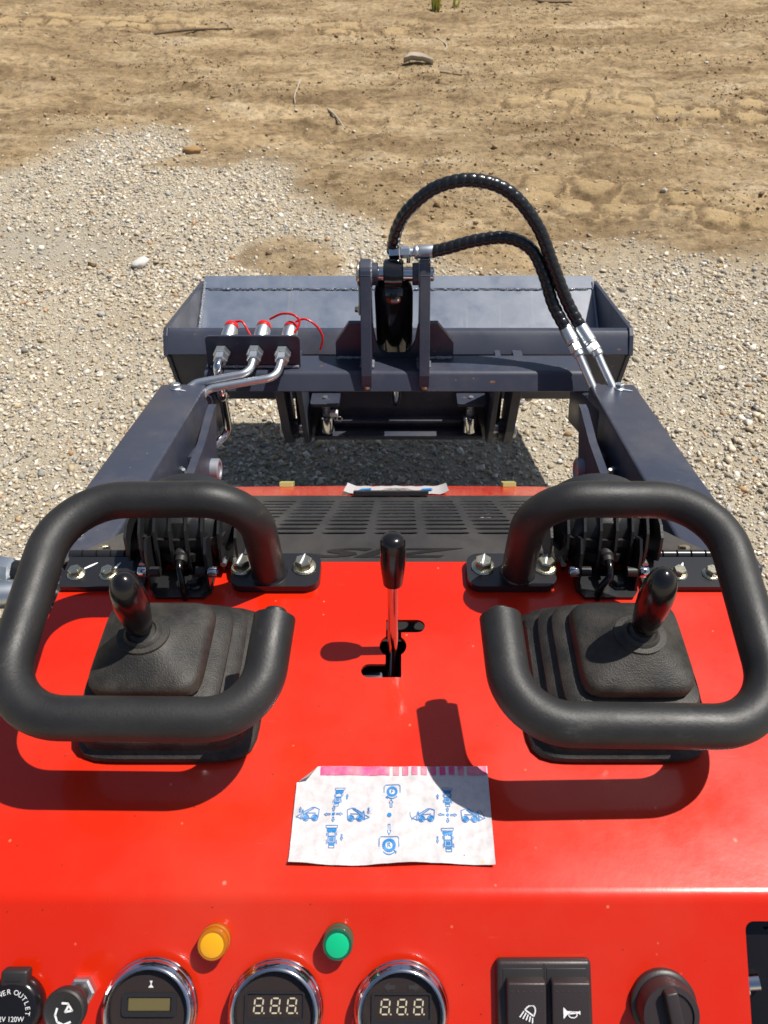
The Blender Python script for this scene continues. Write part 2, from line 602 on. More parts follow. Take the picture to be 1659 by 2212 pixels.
def gravel_mask(x, y):
    yb = np.interp(x, BX, BY)
    d = (yb - y) + (fbm(x, y, 0.6, 2, 5) - 0.5) * 1.15
    g = sstep(-0.30, 0.30, d)
    # bare earth showing through in patches
    g *= 1 - 0.85 * sstep(0.60, 0.70, fbm(x + 3, y, 0.55, 4, 3)) * sstep(1.9, 2.6, y)
    rut = np.exp(-((y - (2.55 + 0.30 * (x + 0.6))) / 0.13) ** 2) * sstep(-1.25, -0.8, x) * sstep(0.5, 0.1, x)
    g *= 1 - 0.40 * rut
    dust = np.exp(-(((x + 1.45) / 0.42) ** 2 + ((y - 2.98) / 0.20) ** 2) ** 2)
    g *= 1 - 0.62 * dust
    return np.clip(g, 0, 1), dust

# tyre lug prints pressed into the bare earth (x, y, heading)
PADS = []
def track(x0, y0, dx, dy, n, sk):
    for i in range(n):
        for side in (0, 1):
            if random.random() < 0.28:
                continue
            x = x0 + dx * (i + 0.5 * side)
            y = y0 + dy * (i + 0.5 * side) + (0.11 if side else -0.09)
            PADS.append((x + random.uniform(-.03, .03), y + random.uniform(-.025, .025), 0.088 + random.uniform(-.012, .01), 0.080 + random.uniform(-.01, .01), sk, random.uniform(0.65, 1)))
track(0.72, 4.98, 0.205, -0.036, 8, -0.12)
track(0.62, 3.62, 0.19, -0.055, 7, -0.22)
track(-0.9, 6.6, 0.21, 0.02, 5, 0.1)
track(-3.0, 6.9, 0.21, -0.015, 8, 0.05)

def pads(x, y):
    h = np.zeros_like(x)
    z = np.zeros_like(x)
    for (px, py, a, b, sk, s) in PADS:
        m_ = (np.abs(x - px) < 0.3) & (np.abs(y - py) < 0.3)
        if not m_.any():
            continue
        dx, dy = x[m_] - px, y[m_] - py
        u_ = (dx + sk * dy) / a
        v_ = (dy - sk * dx) / b
        d = (np.abs(u_) ** 4 + np.abs(v_) ** 4) ** 0.25
        d = d + (fbm(x[m_], y[m_], 0.07, 3, 3) - 0.5) * 1.0
        h[m_] = np.maximum(h[m_], s * sstep(1.12, 0.80, d))
        z[m_] = np.maximum(z[m_], s * sstep(2.0, 1.1, d))
    return h, z

def ground_h(x, y):
    g, dust = gravel_mask(x, y)
    p, zn = pads(x, y)
    near = sstep(-1.0, 0.3, y)
    h = (fbm(x, y, 1.3, 0, 3) - 0.5) * 0.07
    dirt = (fbm(x, y * 1.7, 0.22, 1, 4) - 0.5) * 0.040 + (fbm(x, y * 1.4, 0.05, 5, 3) - 0.5) * 0.016
    dirt += (fbm(x * 0.35, y * 2.2, 0.30, 6, 4) - 0.5) * 0.035
    rough = sstep(0.52, 0.72, fbm(x, y, 0.6, 3, 3))
    dirt += rough * (fbm(x, y, 0.045, 6, 2) - 0.5) * 0.024
    dirt = dirt * 1.35
    dirt += (zn - p).clip(0, 1) * (-0.006 + (fbm(x, y, 0.03, 4, 2) - 0.5) * 0.022)
    dirt = dirt * (1 - 0.55 * p) + p * 0.012
    grav = (fbm(x, y, 0.35, 3, 3) - 0.5) * 0.025 + (fbm(x, y, 0.03, 2, 2) - 0.5) * 0.006
    h = h + dirt * (1 - g) * (1 - 0.7 * dust) + grav * g
    return h, g, p + 2 * (zn - p).clip(0, 1) * (p < 0.02), dust

def axis_pts(lo, hi, step, far, k=1.28):
    mid = list(np.arange(lo, hi + 1e-6, step))
    a, s, pre = lo, step, []
    while a > -far:
        s *= k
        a -= s
        pre.append(a)
    b, s, post = mid[-1], step, []
    while b < far:
        s *= k
        b += s
        post.append(b)
    return np.array(pre[::-1] + mid + post)

gx = axis_pts(-3.7, 3.5, 0.0125, 220)
ys = [1.0]
while ys[-1] < 8.4:
    ys.append(ys[-1] + max(0.009, 0.0045 * ys[-1]))
yy = np.array(ys)
lo, s_ = [], 0.012
a = 1.0
while a > -220:
    s_ *= 1.28
    a -= s_
    lo.append(a)
hi, s_ = [], 0.04
a = yy[-1]
while a < 220:
    s_ *= 1.28
    a += s_
    hi.append(a)
gy = np.array(lo[::-1] + list(yy) + hi)
XX, YY = np.meshgrid(gx, gy)
xf, yf = XX.ravel(), YY.ravel()
hf, gf, pf, df = ground_h(xf, yf)
fade = 1 - sstep(9, 30, np.hypot(xf, yf - 3))
hf = hf * fade
nx, ny = len(gx), len(gy)
idx = np.arange(nx * ny).reshape(ny, nx)
quads = np.stack([idx[:-1, :-1], idx[:-1, 1:], idx[1:, 1:], idx[1:, :-1]], -1).reshape(-1, 4)
gm = bpy.data.meshes.new('ground')
gm.vertices.add(nx * ny)
gm.vertices.foreach_set('co', np.stack([xf, yf, hf], -1).astype(np.float32).ravel())
gm.loops.add(quads.size)
gm.loops.foreach_set('vertex_index', quads.astype(np.int32).ravel())
gm.polygons.add(len(quads))
gm.polygons.foreach_set('loop_start', np.arange(0, quads.size, 4, dtype=np.int32))
gm.polygons.foreach_set('loop_total', np.full(len(quads), 4, np.int32))
gm.update(calc_edges=True)
tf = np.clip(pf * (pf > 1) * 0.5, 0, 1)
pf = np.where(pf > 1, 0, pf)
for nm, arr in (('gravel', gf), ('pad', pf), ('rut', tf), ('dust', df)):
    at = gm.attributes.new(nm, 'FLOAT', 'POINT')
    at.data.foreach_set('value', arr.astype(np.float32))

SOIL = mat('bare_earth', (0.3, 0.2, 0.1), 0.95, spec=0.15)
co = coords(SOIL)
def attr(m, n):
    a_ = nd(m, 'ShaderNodeAttribute')
    a_.attribute_name = n
    return a_.outputs['Fac']
big_ = ramp(SOIL, noise(SOIL, coords(SOIL, (0.5, 1.35, 1)), 1.35, 6, 0.62), [(0.40, (0, 0, 0)), (0.57, (0.90,) * 3)])
e1 = ramp(SOIL, noise(SOIL, coords(SOIL, (0.55, 1.5, 1)), 2.6, 8, 0.66), [(0.30, (0.19, 0.130, 0.070)), (0.43, (0.36, 0.255, 0.140)), (0.55, (0.49, 0.362, 0.208)), (0.70, (0.60, 0.480, 0.320))])
e2 = ramp(SOIL, noise(SOIL, co, 30, 8, 0.78), [(0.34, (0.38, 0.36, 0.34)), (0.50, (0.92, 0.92, 0.92)), (0.68, (1.25, 1.23, 1.18))])
ea = mix(SOIL, 0.85, e1, e2, 'MULTIPLY')
ea = mix(SOIL, big_, ea, mix(SOIL, 0.85, mix(SOIL, 0.35, e1, (0.14, 0.090, 0.046)), e2, 'MULTIPLY'))
ea = mix(SOIL, ramp(SOIL, noise(SOIL, coords(SOIL, (0.7, 1.3, 1)), 11, 7, 0.72), [(0.53, (0, 0, 0)), (0.66, (0.85,) * 3)]), ea, (0.130, 0.085, 0.045))
ea = mix(SOIL, mix(SOIL, 0.28, attr(SOIL, 'rut'), (0, 0, 0)), ea, (0.17, 0.110, 0.058))
ea = mix(SOIL, ramp(SOIL, attr(SOIL, 'pad'), [(0.3, (0, 0, 0)), (0.9, (0.7,) * 3)]), ea, (0.52, 0.375, 0.195))
ge = ramp(SOIL, noise(SOIL, co, 95, 5, 0.75), [(0.30, (0.30, 0.25, 0.175)), (0.52, (0.50, 0.435, 0.33)), (0.72, (0.66, 0.60, 0.48))])
al = mix(SOIL, attr(SOIL, 'gravel'), ea, ge)
du = mix(SOIL, noise(SOIL, co, 60, 5, 0.7), (0.33, 0.29, 0.22), (0.50, 0.45, 0.36))
al = mix(SOIL, attr(SOIL, 'dust'), al, du)
lk(SOIL, al, bsdf(SOIL).inputs['Base Color'])
bump(SOIL, noise(SOIL, co, 70, 8, 0.75), 0.9, 0.014)
ob('ground', gm, SOIL, None, 'all', 'structure')

# loose stones
PROT = []
for i in range(26):
    bm = bmesh.new()
    ax = (1.0, random.uniform(0.65, 0.95), random.uniform(0.45, 0.75))
    for k in range(7 + i % 3):
        d = Vector((random.gauss(0, 1), random.gauss(0, 1), random.gauss(0, 1))).normalized()
        d *= random.uniform(0.85, 1.05)
        bm.verts.new((d.x * ax[0], d.y * ax[1], d.z * ax[2]))
    bmesh.ops.convex_hull(bm, input=bm.verts)
    for p in [p for p in bm.verts if not p.link_faces]:
        bm.verts.remove(p)
    bmesh.ops.triangulate(bm, faces=bm.faces)
    bm.verts.index_update()
    PROT.append((np.array([p.co[:] for p in bm.verts]), np.array([[p.index for p in f.verts] for f in bm.faces])))
    bm.free()

def scatter(name, x, y, z, size, col, m, flat=1.0):
    n = len(x)
    which = rng.integers(0, len(PROT), n)
    yaw = rng.uniform(0, 2 * np.pi, n)
    tilt = rng.normal(0, 0.45, n)
    Vs, Fs, Cs, off = [], [], [], 0
    for pi, (pv, pf_) in enumerate(PROT):
        s_ = np.where(which == pi)[0]
        if not len(s_):
            continue
        c_, sn = np.cos(tilt[s_])[:, None], np.sin(tilt[s_])[:, None]
        X = pv[None, :, 0] * c_ - pv[None, :, 2] * sn
        Z = pv[None, :, 0] * sn + pv[None, :, 2] * c_
        Y = np.repeat(pv[None, :, 1], len(s_), 0)
        cy_, sy_ = np.cos(yaw[s_])[:, None], np.sin(yaw[s_])[:, None]
        X, Y = X * cy_ - Y * sy_, X * sy_ + Y * cy_
        sz = size[s_][:, None]
        P = np.stack([X * sz + x[s_][:, None], Y * sz + y[s_][:, None], Z * sz * flat + z[s_][:, None]], -1)
        Vs.append(P.reshape(-1, 3))
        nv = len(pv)
        Fs.append((pf_[None] + (np.arange(len(s_)) * nv)[:, None, None] + off).reshape(-1, 3))
        Cs.append(np.repeat(col[s_], nv, 0))
        off += nv * len(s_)
    Vs, Fs, Cs = np.concatenate(Vs), np.concatenate(Fs), np.concatenate(Cs)
    me = bpy.data.meshes.new(name)
    me.vertices.add(len(Vs))
    me.vertices.foreach_set('co', Vs.astype(np.float32).ravel())
    me.loops.add(Fs.size)
    me.loops.foreach_set('vertex_index', Fs.astype(np.int32).ravel())
    me.polygons.add(len(Fs))
    me.polygons.foreach_set('loop_start', np.arange(0, Fs.size, 3, dtype=np.int32))
    me.polygons.foreach_set('loop_total', np.full(len(Fs), 3, np.int32))
    me.update(calc_edges=True)
    at = me.color_attributes.new('stone', 'FLOAT_COLOR', 'POINT')
    at.data.foreach_set('color', np.concatenate([Cs, np.ones((len(Cs), 1))], 1).astype(np.float32).ravel())
    return me

STONE = mat('crushed_limestone', (0.4, 0.37, 0.3), 0.85, spec=0.25)
at_ = nd(STONE, 'ShaderNodeAttribute')
at_.attribute_name = 'stone'
sn_ = ramp(STONE, noise(STONE, coords(STONE), 160, 5, 0.7), [(0.3, (0.68,) * 3), (0.7, (1.12,) * 3)])
lk(STONE, mix(STONE, 1.0, at_.outputs['Color'], sn_, 'MULTIPLY'), bsdf(STONE).inputs['Base Color'])
bump(STONE, noise(STONE, coords(STONE), 300, 4), 0.35, 0.003)

def in_view(x, y):
    return np.abs(x - 0.03) < (y * 0.7193 + 0.97) * 0.54 + 0.80

N = 410000
x = rng.uniform(-3.3, 3.2, N)
y = rng.uniform(0.45, 4.9, N)
k_ = in_view(x, y)
x, y = x[k_], y[k_]
h, g, p, d_ = ground_h(x, y)
k_ = rng.random(len(x)) < (g ** 1.3) * (0.80 + 0.5 * (fbm(x, y, 0.25, 6, 3) - 0.5)) + 0.012
x, y, h, g = x[k_], y[k_], h[k_], g[k_]
big = fbm(x, y, 0.3, 1, 3)
size = np.exp(rng.normal(math.log(0.0050), 0.50, len(x))) * (0.75 + 0.6 * big)
size = np.clip(size, 0.0028, 0.021)
pal = np.array([(0.47, 0.42, 0.345), (0.62, 0.58, 0.52), (0.40, 0.325, 0.225), (0.30, 0.29, 0.275), (0.53, 0.455, 0.35), (0.21, 0.19, 0.17), (0.40, 0.26, 0.15)])
ci = rng.choice(len(pal), len(x), p=[0.29, 0.20, 0.14, 0.13, 0.18, 0.04, 0.02])
col = pal[ci] * rng.uniform(0.98, 1.52, (len(x), 1)) * np.array([1.05, 1.035, 0.99])
gv = ob('gravel', scatter('gravel', x, y, h + size * 0.16, size, col, None, 0.9), STONE, None, None, 'stuff')

N = 62000
x = rng.uniform(-4.2, 4.0, N)
y = rng.uniform(2.3, 8.2, N)
k_ = in_view(x, y)
x, y = x[k_], y[k_]
h, g, p, d_ = ground_h(x, y)
k_ = (rng.random(len(x)) < (1 - g) * (0.10 + 0.90 * sstep(0.46, 0.64, fbm(x * 0.6, y * 1.6, 0.35, 5, 4))))
x, y, h, p = x[k_], y[k_], h[k_], p[k_]
size = np.clip(np.exp(rng.normal(math.log(0.0046), 0.55, len(x))), 0.002, 0.026) * (1 - 0.6 * np.where(p > 1, 0, p))
pal = np.array([(0.38, 0.26, 0.14), (0.24, 0.16, 0.085), (0.50, 0.37, 0.215), (0.58, 0.51, 0.40)])
ci = rng.choice(4, len(x), p=[0.40, 0.30, 0.22, 0.08])
col = pal[ci] * rng.uniform(0.75, 1.15, (len(x), 1))
ob('earth_clods', scatter('earth_clods', x, y, h + size * 0.25, size, col, None), STONE, None, None, 'stuff')

def gz(x, y):
    return float(ground_h(np.array([x]), np.array([y]))[0][0])

def tag(o, label, cat, group=None):
    o['label'] = label
    o['category'] = cat
    if group:
        o['group'] = group
    return o

# single things lying on the earth
def stone_thing(x, y, r_, colr, label):
    m = mat('stone_surface', colr, 0.85, spec=0.2)
    bump(m, noise(m, coords(m), 60, 5), 0.6, 0.006)
    bm = bmesh.new()
    bmesh.ops.create_icosphere(bm, subdivisions=3, radius=1)
    for q in bm.verts:
        n_ = 1 + 0.25 * (vn(np.array([q.co.x]), np.array([q.co.y + q.co.z * 2]), 0.6, 2)[0] - 0.5)
        q.co = Vector((q.co.x * r_ * 1.25, q.co.y * r_ * 0.8, q.co.z * r_ * 0.55)) * n_
    o = ob('stone', from_bm(bm, 'stone'), m, None, 60)
    o.location = (x, y, gz(x, y) + r_ * 0.28)
    o.rotation_euler = (0, 0, random.uniform(0, 3))
    return tag(o, label, 'stone')

stone_thing(-1.06, 4.10, 0.036, (0.36, 0.22, 0.10), 'rounded orange brown stone lying in the pale gravel')
stone_thing(-1.02, 2.86, 0.032, (0.56, 0.54, 0.50), 'large pale grey stone in the gravel beyond the bucket')
BARK = mat('dry_bark', (0.16, 0.115, 0.075), 0.9, spec=0.2)
PALEW = mat('dry_pale_wood', (0.42, 0.36, 0.28), 0.85, spec=0.2)

def stick(pts, r_, m, label, group=None):
    P = [Vector((a, b, gz(a, b) + r_ * 0.6 + c)) for a, b, c in pts]
    P = spline(P, 6)
    rr_ = [r_ * (1 - 0.55 * i / len(P)) * random.uniform(0.85, 1.12) for i in range(len(P))]
    V, F = tube_vf(P, rr_, 7)
    return tag(ob('stick', mesh('stick', V, F), m, None, 60), label, 'stick', group)

stick([(0.97, 7.62, 0.01), (1.18, 7.50, 0.0), (1.40, 7.40, 0.01)], 0.014, BARK, 'dark dry stick lying across the earth near the far grass')
stick([(-1.80, 6.45, 0), (-1.55, 6.55, 0.01), (-1.25, 6.60, 0.0)], 0.011, BARK, 'long thin dark twig in the rutted earth behind the gravel')
stick([(-0.42, 4.83, 0), (-0.36, 4.62, 0.006), (-0.30, 4.45, 0)], 0.007, PALEW, 'straight tan twig lying on smooth earth past the gravel heap')
stick([(-0.62, 5.30, 0.01), (-0.63, 5.02, 0.0), (-0.61, 4.86, 0.01)], 0.006, PALEW, 'slim pale twig pointing away from the machine on bare earth')
stick([(0.26, 6.35, 0), (0.32, 6.15, 0.01), (0.30, 6.02, 0)], 0.007, PALEW, 'short curved pale twig below the grass tuft')
stick([(0.25, 5.45, 0), (0.36, 5.40, 0.0), (0.44, 5.42, 0.0)], 0.006, BARK, 'small dark twig beside the curled bark scrap')
# curled scrap of bark
V, F = [], []
for i in range(9):
    t = i / 8
    wd = 0.045 * math.sin(math.pi * (0.12 + 0.80 * t))
    for j in range(6):
        s_ = (j / 5 - 0.5) * 2
        px, py = 0.02 + 0.19 * t, 5.60 + 0.02 * math.sin(4 * t) + s_ * wd
        V.append((px, py, gz(px, 5.60) + 0.008 + 0.035 * s_ * s_ + 0.01 * math.sin(5 * t)))
for i in range(8):
    for j in range(5):
        a = i * 6 + j
        F.append((a, a + 1, a + 7, a + 6))
me = mesh('bark_scrap', V, F)
bs = ob('bark_scrap', me, PALEW, None, 'all')
sm = bs.modifiers.new('thickness', 'SOLIDIFY')
sm.thickness = 0.006
tag(bs, 'curled pale scrap of bark lying on the open earth', 'bark')
# yellow leaf by the bucket
V = [(0, 0, 0), (0.02, 0.011, 0.004), (0.042, 0, 0.002), (0.02, -0.012, 0.006), (0.021, 0, 0.0)]
lf = ob('dead_leaf', mesh('dead_leaf', V, [(0, 4, 1), (1, 4, 2), (2, 4, 3), (3, 4, 0)]), mat('yellow_leaf', (0.50, 0.30, 0.05), 0.7), None)
lf.location = (-0.40, 2.63, gz(-0.40, 2.63) + 0.022)
lf.rotation_euler = (0.2, 0.1, 0.9)
sm = lf.modifiers.new('thickness', 'SOLIDIFY')
sm.thickness = 0.0008
tag(lf, 'small yellow dead leaf on the gravel beyond the bucket', 'leaf')

# grass tuft
LEAF = mat('grass_blade', (0.16, 0.20, 0.03), 0.6)
lk(LEAF, mix(LEAF, noise(LEAF, coords(LEAF), 25, 2), (0.26, 0.33, 0.04), (0.55, 0.50, 0.12)), bsdf(LEAF).inputs['Base Color'])
def tuft(x, y, n, hgt, label):
    V, F = [], []
    z = gz(x, y)
    for i in range(n):
        a = random.uniform(0, 6.28)
        l_ = hgt * random.uniform(0.55, 1.1)
        ln = random.uniform(0.1, 0.65)
        wv = random.uniform(0.004, 0.009)
        bx, by = x + random.uniform(-.03, .03), y + random.uniform(-.025, .025)
        sx, sy = -math.sin(a) * wv, math.cos(a) * wv
        b0 = len(V)
        for k in range(5):
            t = k / 4
            r_ = ln * l_ * t * t
            w_ = (1 - t) ** 0.7
            cx_, cy_, cz = bx + math.cos(a) * r_, by + math.sin(a) * r_, z - 0.01 + l_ * (t - 0.25 * ln * t * t)
            V += [(cx_ - sx * w_, cy_ - sy * w_, cz), (cx_ + sx * w_, cy_ + sy * w_, cz)]
        for k in range(4):
            q = b0 + 2 * k
            F.append((q, q + 1, q + 3, q + 2))
    o = ob('grass_tuft', mesh('grass_tuft', V, F), LEAF, None, 'all')
    return tag(o, label, 'grass')
tuft(0.28, 7.22, 60, 0.20, 'yellow green grass tuft growing from bare earth')
tuft(0.44, 7.36, 14, 0.12, 'few thin yellow grass blades beside the larger tuft')

# ------------------------------------------------------------------ the loader
L = bpy.data.objects.new('mini_loader', None)
L.location = (0, 0.6, 0)
L.empty_display_size = 0.1
C.objects.link(L)
tag(L, 'red and slate blue walk-behind mini loader with bucket, seen from its control deck', 'loader')

gl = GLASS.node_tree
for n_ in list(gl.nodes):
    if n_.type != 'OUTPUT_MATERIAL':
        gl.nodes.remove(n_)
fr = gl.nodes.new('ShaderNodeFresnel')
fr.inputs[0].default_value = 1.22
tr = gl.nodes.new('ShaderNodeBsdfTransparent')
gs = gl.nodes.new('ShaderNodeBsdfGlossy')
gs.inputs['Roughness'].default_value = 0.03
mx = gl.nodes.new('ShaderNodeMixShader')
gl.links.new(fr.outputs[0], mx.inputs[0])
gl.links.new(tr.outputs[0], mx.inputs[1])
gl.links.new(gs.outputs[0], mx.inputs[2])
gl.links.new(mx.outputs[0], gl.nodes['Material Output'].inputs[0])

DZ = 0.83
FY = 0.2014
PA = R(37)
cpa, spa = math.cos(PA), math.sin(PA)
deckf = lambda x, y, t: (x, y, DZ + t)

# --- deck with its gear gate cut out
gate = [(0.0075, 0.3825)] + arc(0.0, 0.416, 0.0122, -52, 52, 8) + [(0.0075, 0.431)] + arc(0.0222, 0.4383, 0.0072, -90, 90, 8) + [(-0.0065, 0.4455)] + arc(0.0, 0.416, 0.0122, 122, 238, 8) + [(-0.0065, 0.3962)] + arc(-0.021, 0.38935, 0.0069, 90, 270, 8)
tl = 0.017 * math.tan(PA / 2)
deck = plate('control_deck', rrect(-0.3225, FY + tl, 0.3225, 0.5185, 0.0006, 1), RED, L, 0.003, deckf, [gate])
V, F = [], []
for i in range(13):
    th = PA * i / 12
    for X_ in (-0.3225, 0.3225):
        V.append((X_, FY + tl - 0.017 * math.sin(th), DZ - 0.017 + 0.017 * math.cos(th)))
for i in range(12):
    F.append((2 * i, 2 * i + 1, 2 * i + 3, 2 * i + 2))
ob('deck_bend', mesh('deck_bend', V, F), RED, L, 'all')

def pp(x, s, l=0.0):
    return Vector((x, FY - s * cpa - spa * l, DZ - s * spa + cpa * l))
PN = Vector((0, -spa, cpa))
pf_ = lambda x, y, t: pp(x, -y, t)
win = rrect(0.2483, -0.165, 0.318, -0.0167, 0.006)
dash = plate('dash_panel', rrect(-0.3225, -0.19, 0.3225, -tl, 0.0006, 1), RED, L, 0.003, pf_, [win])
PF = Matrix((Vector((1, 0, 0)), Vector((0, cpa, spa)), PN)).transposed()

# side walls, back and chassis
for sx in (-1, 1):
    V = [(0, FY - 0.003, 0.826), (0, 0.5175, 0.826), (0, 0.5175, 0.45), (0, 0.055, 0.45), (0, 0.055, 0.722)]
    bm = bmesh.new()
    vv = [bm.verts.new((sx * 0.3215, a[1], a[2])) for a in V]
    f = bm.faces.new(vv)
    r_ = bmesh.ops.extrude_face_region(bm, geom=[f])
    for p in [q for q in r_['geom'] if isinstance(q, bmesh.types.BMVert)]:
        p.co.x -= sx * 0.003
    bmesh.ops.recalc_face_normals(bm, faces=bm.faces)
    ob('side_wall', from_bm(bm, 'side_wall'), RED, L)
    box('body_rail', (sx * 0.3385, 0.27, 0.62), (0.022, 0.40, 0.38), RED, L, bev=0.004)
box('rear_wall', (0, 0.052, 0.50), (0.64, 0.004, 0.42), RED, L)
box('chassis', (0, 0.50, 0.30), (0.56, 0.90, 0.26), BLACKP, L, bev=0.01)
box('engine_block', (0.0, 0.70, 0.47), (0.48, 0.26, 0.14), INSIDE, L, bev=0.01)
box('bay_floor', (0, 0.79, 0.375), (0.655, 0.50, 0.012), INSIDE, L)
box('gear_tray', (0, 0.41, 0.745), (0.16, 0.14, 0.012), BLACKP, L)
box('gear_catch', (-0.018, 0.392, 0.80), (0.018, 0.016, 0.03), SLATE, L, rot=(12, 0, 8))

# --- gear lever
lv = Vector((0.0008, 0.0190, 0.1312))
lb = Vector((0.0, 0.4109, DZ))
lever = tube('gear_lever', [lb - lv * 0.62, lb + lv * 0.66], 0.0046, CHROME, L, 20)
ka, kb = lb + lv * 0.60, lb + lv
lathe('knob', [(0.0070, 0), (0.0082, 0.0006), (0.0094, 0.011), (0.0096, 0.0125), (0.0104, 0.022), (0.0106, 0.036), (0.0104, 0.0440), (0.0099, 0.0468), (0.0080, 0.0494), (0.0045, 0.0509), (0.0004, 0.0513)], BLACKG, lever, ka, lv, 32, 50)

# --- engine hood
HS = R(36)
chs, shs = math.cos(HS), math.sin(HS)
hoodf = lambda x, s, t: (x, 0.5205 + s * chs + t * shs, 0.828 - s * shs + t * chs)
slots = []
for r0 in range(10):
    for c0 in range(-4, 5):
        s0 = 0.1733 + r0 * 0.03405
        x0 = c0 * 0.0636
        if abs(x0) + 0.03 > 0.31:
            continue
        a = 0.0265 - 0.0072
        slots.append(arc(x0 + a, s0, 0.0085, -90, 90, 5) + arc(x0 - a, s0, 0.0085, 90, 270, 5))
hood = plate('engine_hood', rrect(-0.335, 0.0, 0.335, 0.562, 0.0006, 1), HOOD, L, 0.0015, hoodf, slots)
fb = [(0.335 - 0.67 * i / 12, 0.700 + 0.022 * (1 - (i / 6 - 1) ** 2)) for i in range(13)]
strip = plate('hood_nose', [(-0.335, 0.5624), (0.335, 0.5624)] + fb, RED, L, 0.003, hoodf)
for sx in (-1, 1):
    V = [hoodf(sx * 0.334, 0, -0.0035), hoodf(sx * 0.334, 0.69, -0.0035), (sx * 0.334, 1.07, 0.28), (sx * 0.334, 0.53, 0.50)]
    ob('hood_side', mesh('hood_side', V, [(0, 1, 2, 3)]), HOOD, hood)
# lettering on the hood
tm = text_mesh('SIZ', 0.072, 0.0, bold=0.0022)
for p in tm.vertices:
    x_, y_ = p.co.x * 1.42, p.co.y * 0.95
    p.co = Vector(hoodf(-0.012 + x_ + 0.55 * y_, 0.043 + y_, 0.0006))
ob('lettering', tm, LETTER, hood)
# nose sticker with curled ends
V, F = [], []
nxs, nys = 24, 5
for j in range(nys):
    for i in range(nxs):
        x_ = -0.093 + 0.183 * i / (nxs - 1)
        s0 = 0.566 + 0.105 * j / (nys - 1)
        e = max(0, abs(x_ + 0.0015) - 0.072) / 0.02
        t = 0.0012 + 0.0015 * math.sin(i * 0.9 + j) ** 2 + 0.007 * e * e + (0.003 * (j / 4) ** 2)
        V.append(hoodf(x_, s0 + 0.004 * math.sin(i * 0.7), t))
for j in range(nys - 1):
    for i in range(nxs - 1):
        a = j * nxs + i
        F.append((a, a + 1, a + nxs + 1, a + nxs))
ns = ob('warning_sticker', mesh('warning_sticker', V, F), PAPER, strip, 'all')
for (x0, s0, dx, ds, m_) in ((-0.058, 0.615, 0.012, 0.02, BLUE), (0.052, 0.615, 0.012, 0.02, BLUE), (-0.002, 0.608, 0.030, 0.006, GREYP), (-0.002, 0.628, 0.024, 0.006, GREYP)):
    V = [hoodf(x0 - dx, s0 - ds, 0.0052), hoodf(x0 + dx, s0 - ds * 0.3, 0.0052), hoodf(x0 + dx * 0.8, s0 + ds, 0.0052), hoodf(x0 - dx * 0.6, s0 + ds * 0.5, 0.0052)]
    ob('sticker_print', mesh('sticker_print', V, [(0, 1, 2, 3)]), m_, strip)
plate('hood_pull', rrect(-0.0745, 0.535, 0.0535, 0.560, 0.003), BLACKP, hood, 0.006, lambda x, s, t: hoodf(x, s, t + 0.0095))
for x_ in (-0.213, 0.213):
    b_ = plate('nose_clip', rrect(x_ - 0.013, 0.700, x_ + 0.013, 0.728, 0.002), CLIP, strip, 0.008, lambda x, s, t: hoodf(x, s, t + 0.0085))

# --- hinges between deck and hood
for sx in (-1, 1):
    a_, b_ = sorted((sx * 0.322, sx * 0.240))
    hp_ = plate('hinge_plate', rrect(a_, 0.4800, b_, 0.5190, 0.002), BLACKP, L, 0.0062, lambda x, y, t: (x, y, DZ + 0.0066 + t))
    for k, bx in enumerate((0.3090, 0.2775)):
        bolt(hp_, (sx * bx, 0.4965, DZ + 0.0066), 0.0064, (0, 0, 1), 17 * k + 5)
        q = Vector((sx * bx + (0.006 if k == 0 else 0.004), 0.503, DZ + 0.0068))
        mark(hp_, q, q + Vector((0.011 if k == 0 else 0.004, 0.008, 0)), 0.0014)
    for k in range(6):
        x0 = sx * (0.318 - 0.0142 * k)
        lathe('hinge_knuckle', [(0.0042, -0.0066), (0.0050, -0.0061), (0.0050, 0.0061), (0.0042, 0.0066)], BLACKP, hp_, (x0, 0.5245, DZ + 0.0042), (1, 0, 0), 18)
    lf_ = plate('hinge_leaf', rrect(a_, 0.012, b_, 0.055, 0.002), BLACKP, hood, 0.004, lambda x, s, t: hoodf(x, s, t + 0.0045))
    for bx in (0.3000, 0.2640):
        bolt(lf_, hoodf(sx * bx, 0.026, 0.0047), 0.0058, (0, shs, chs), 20)

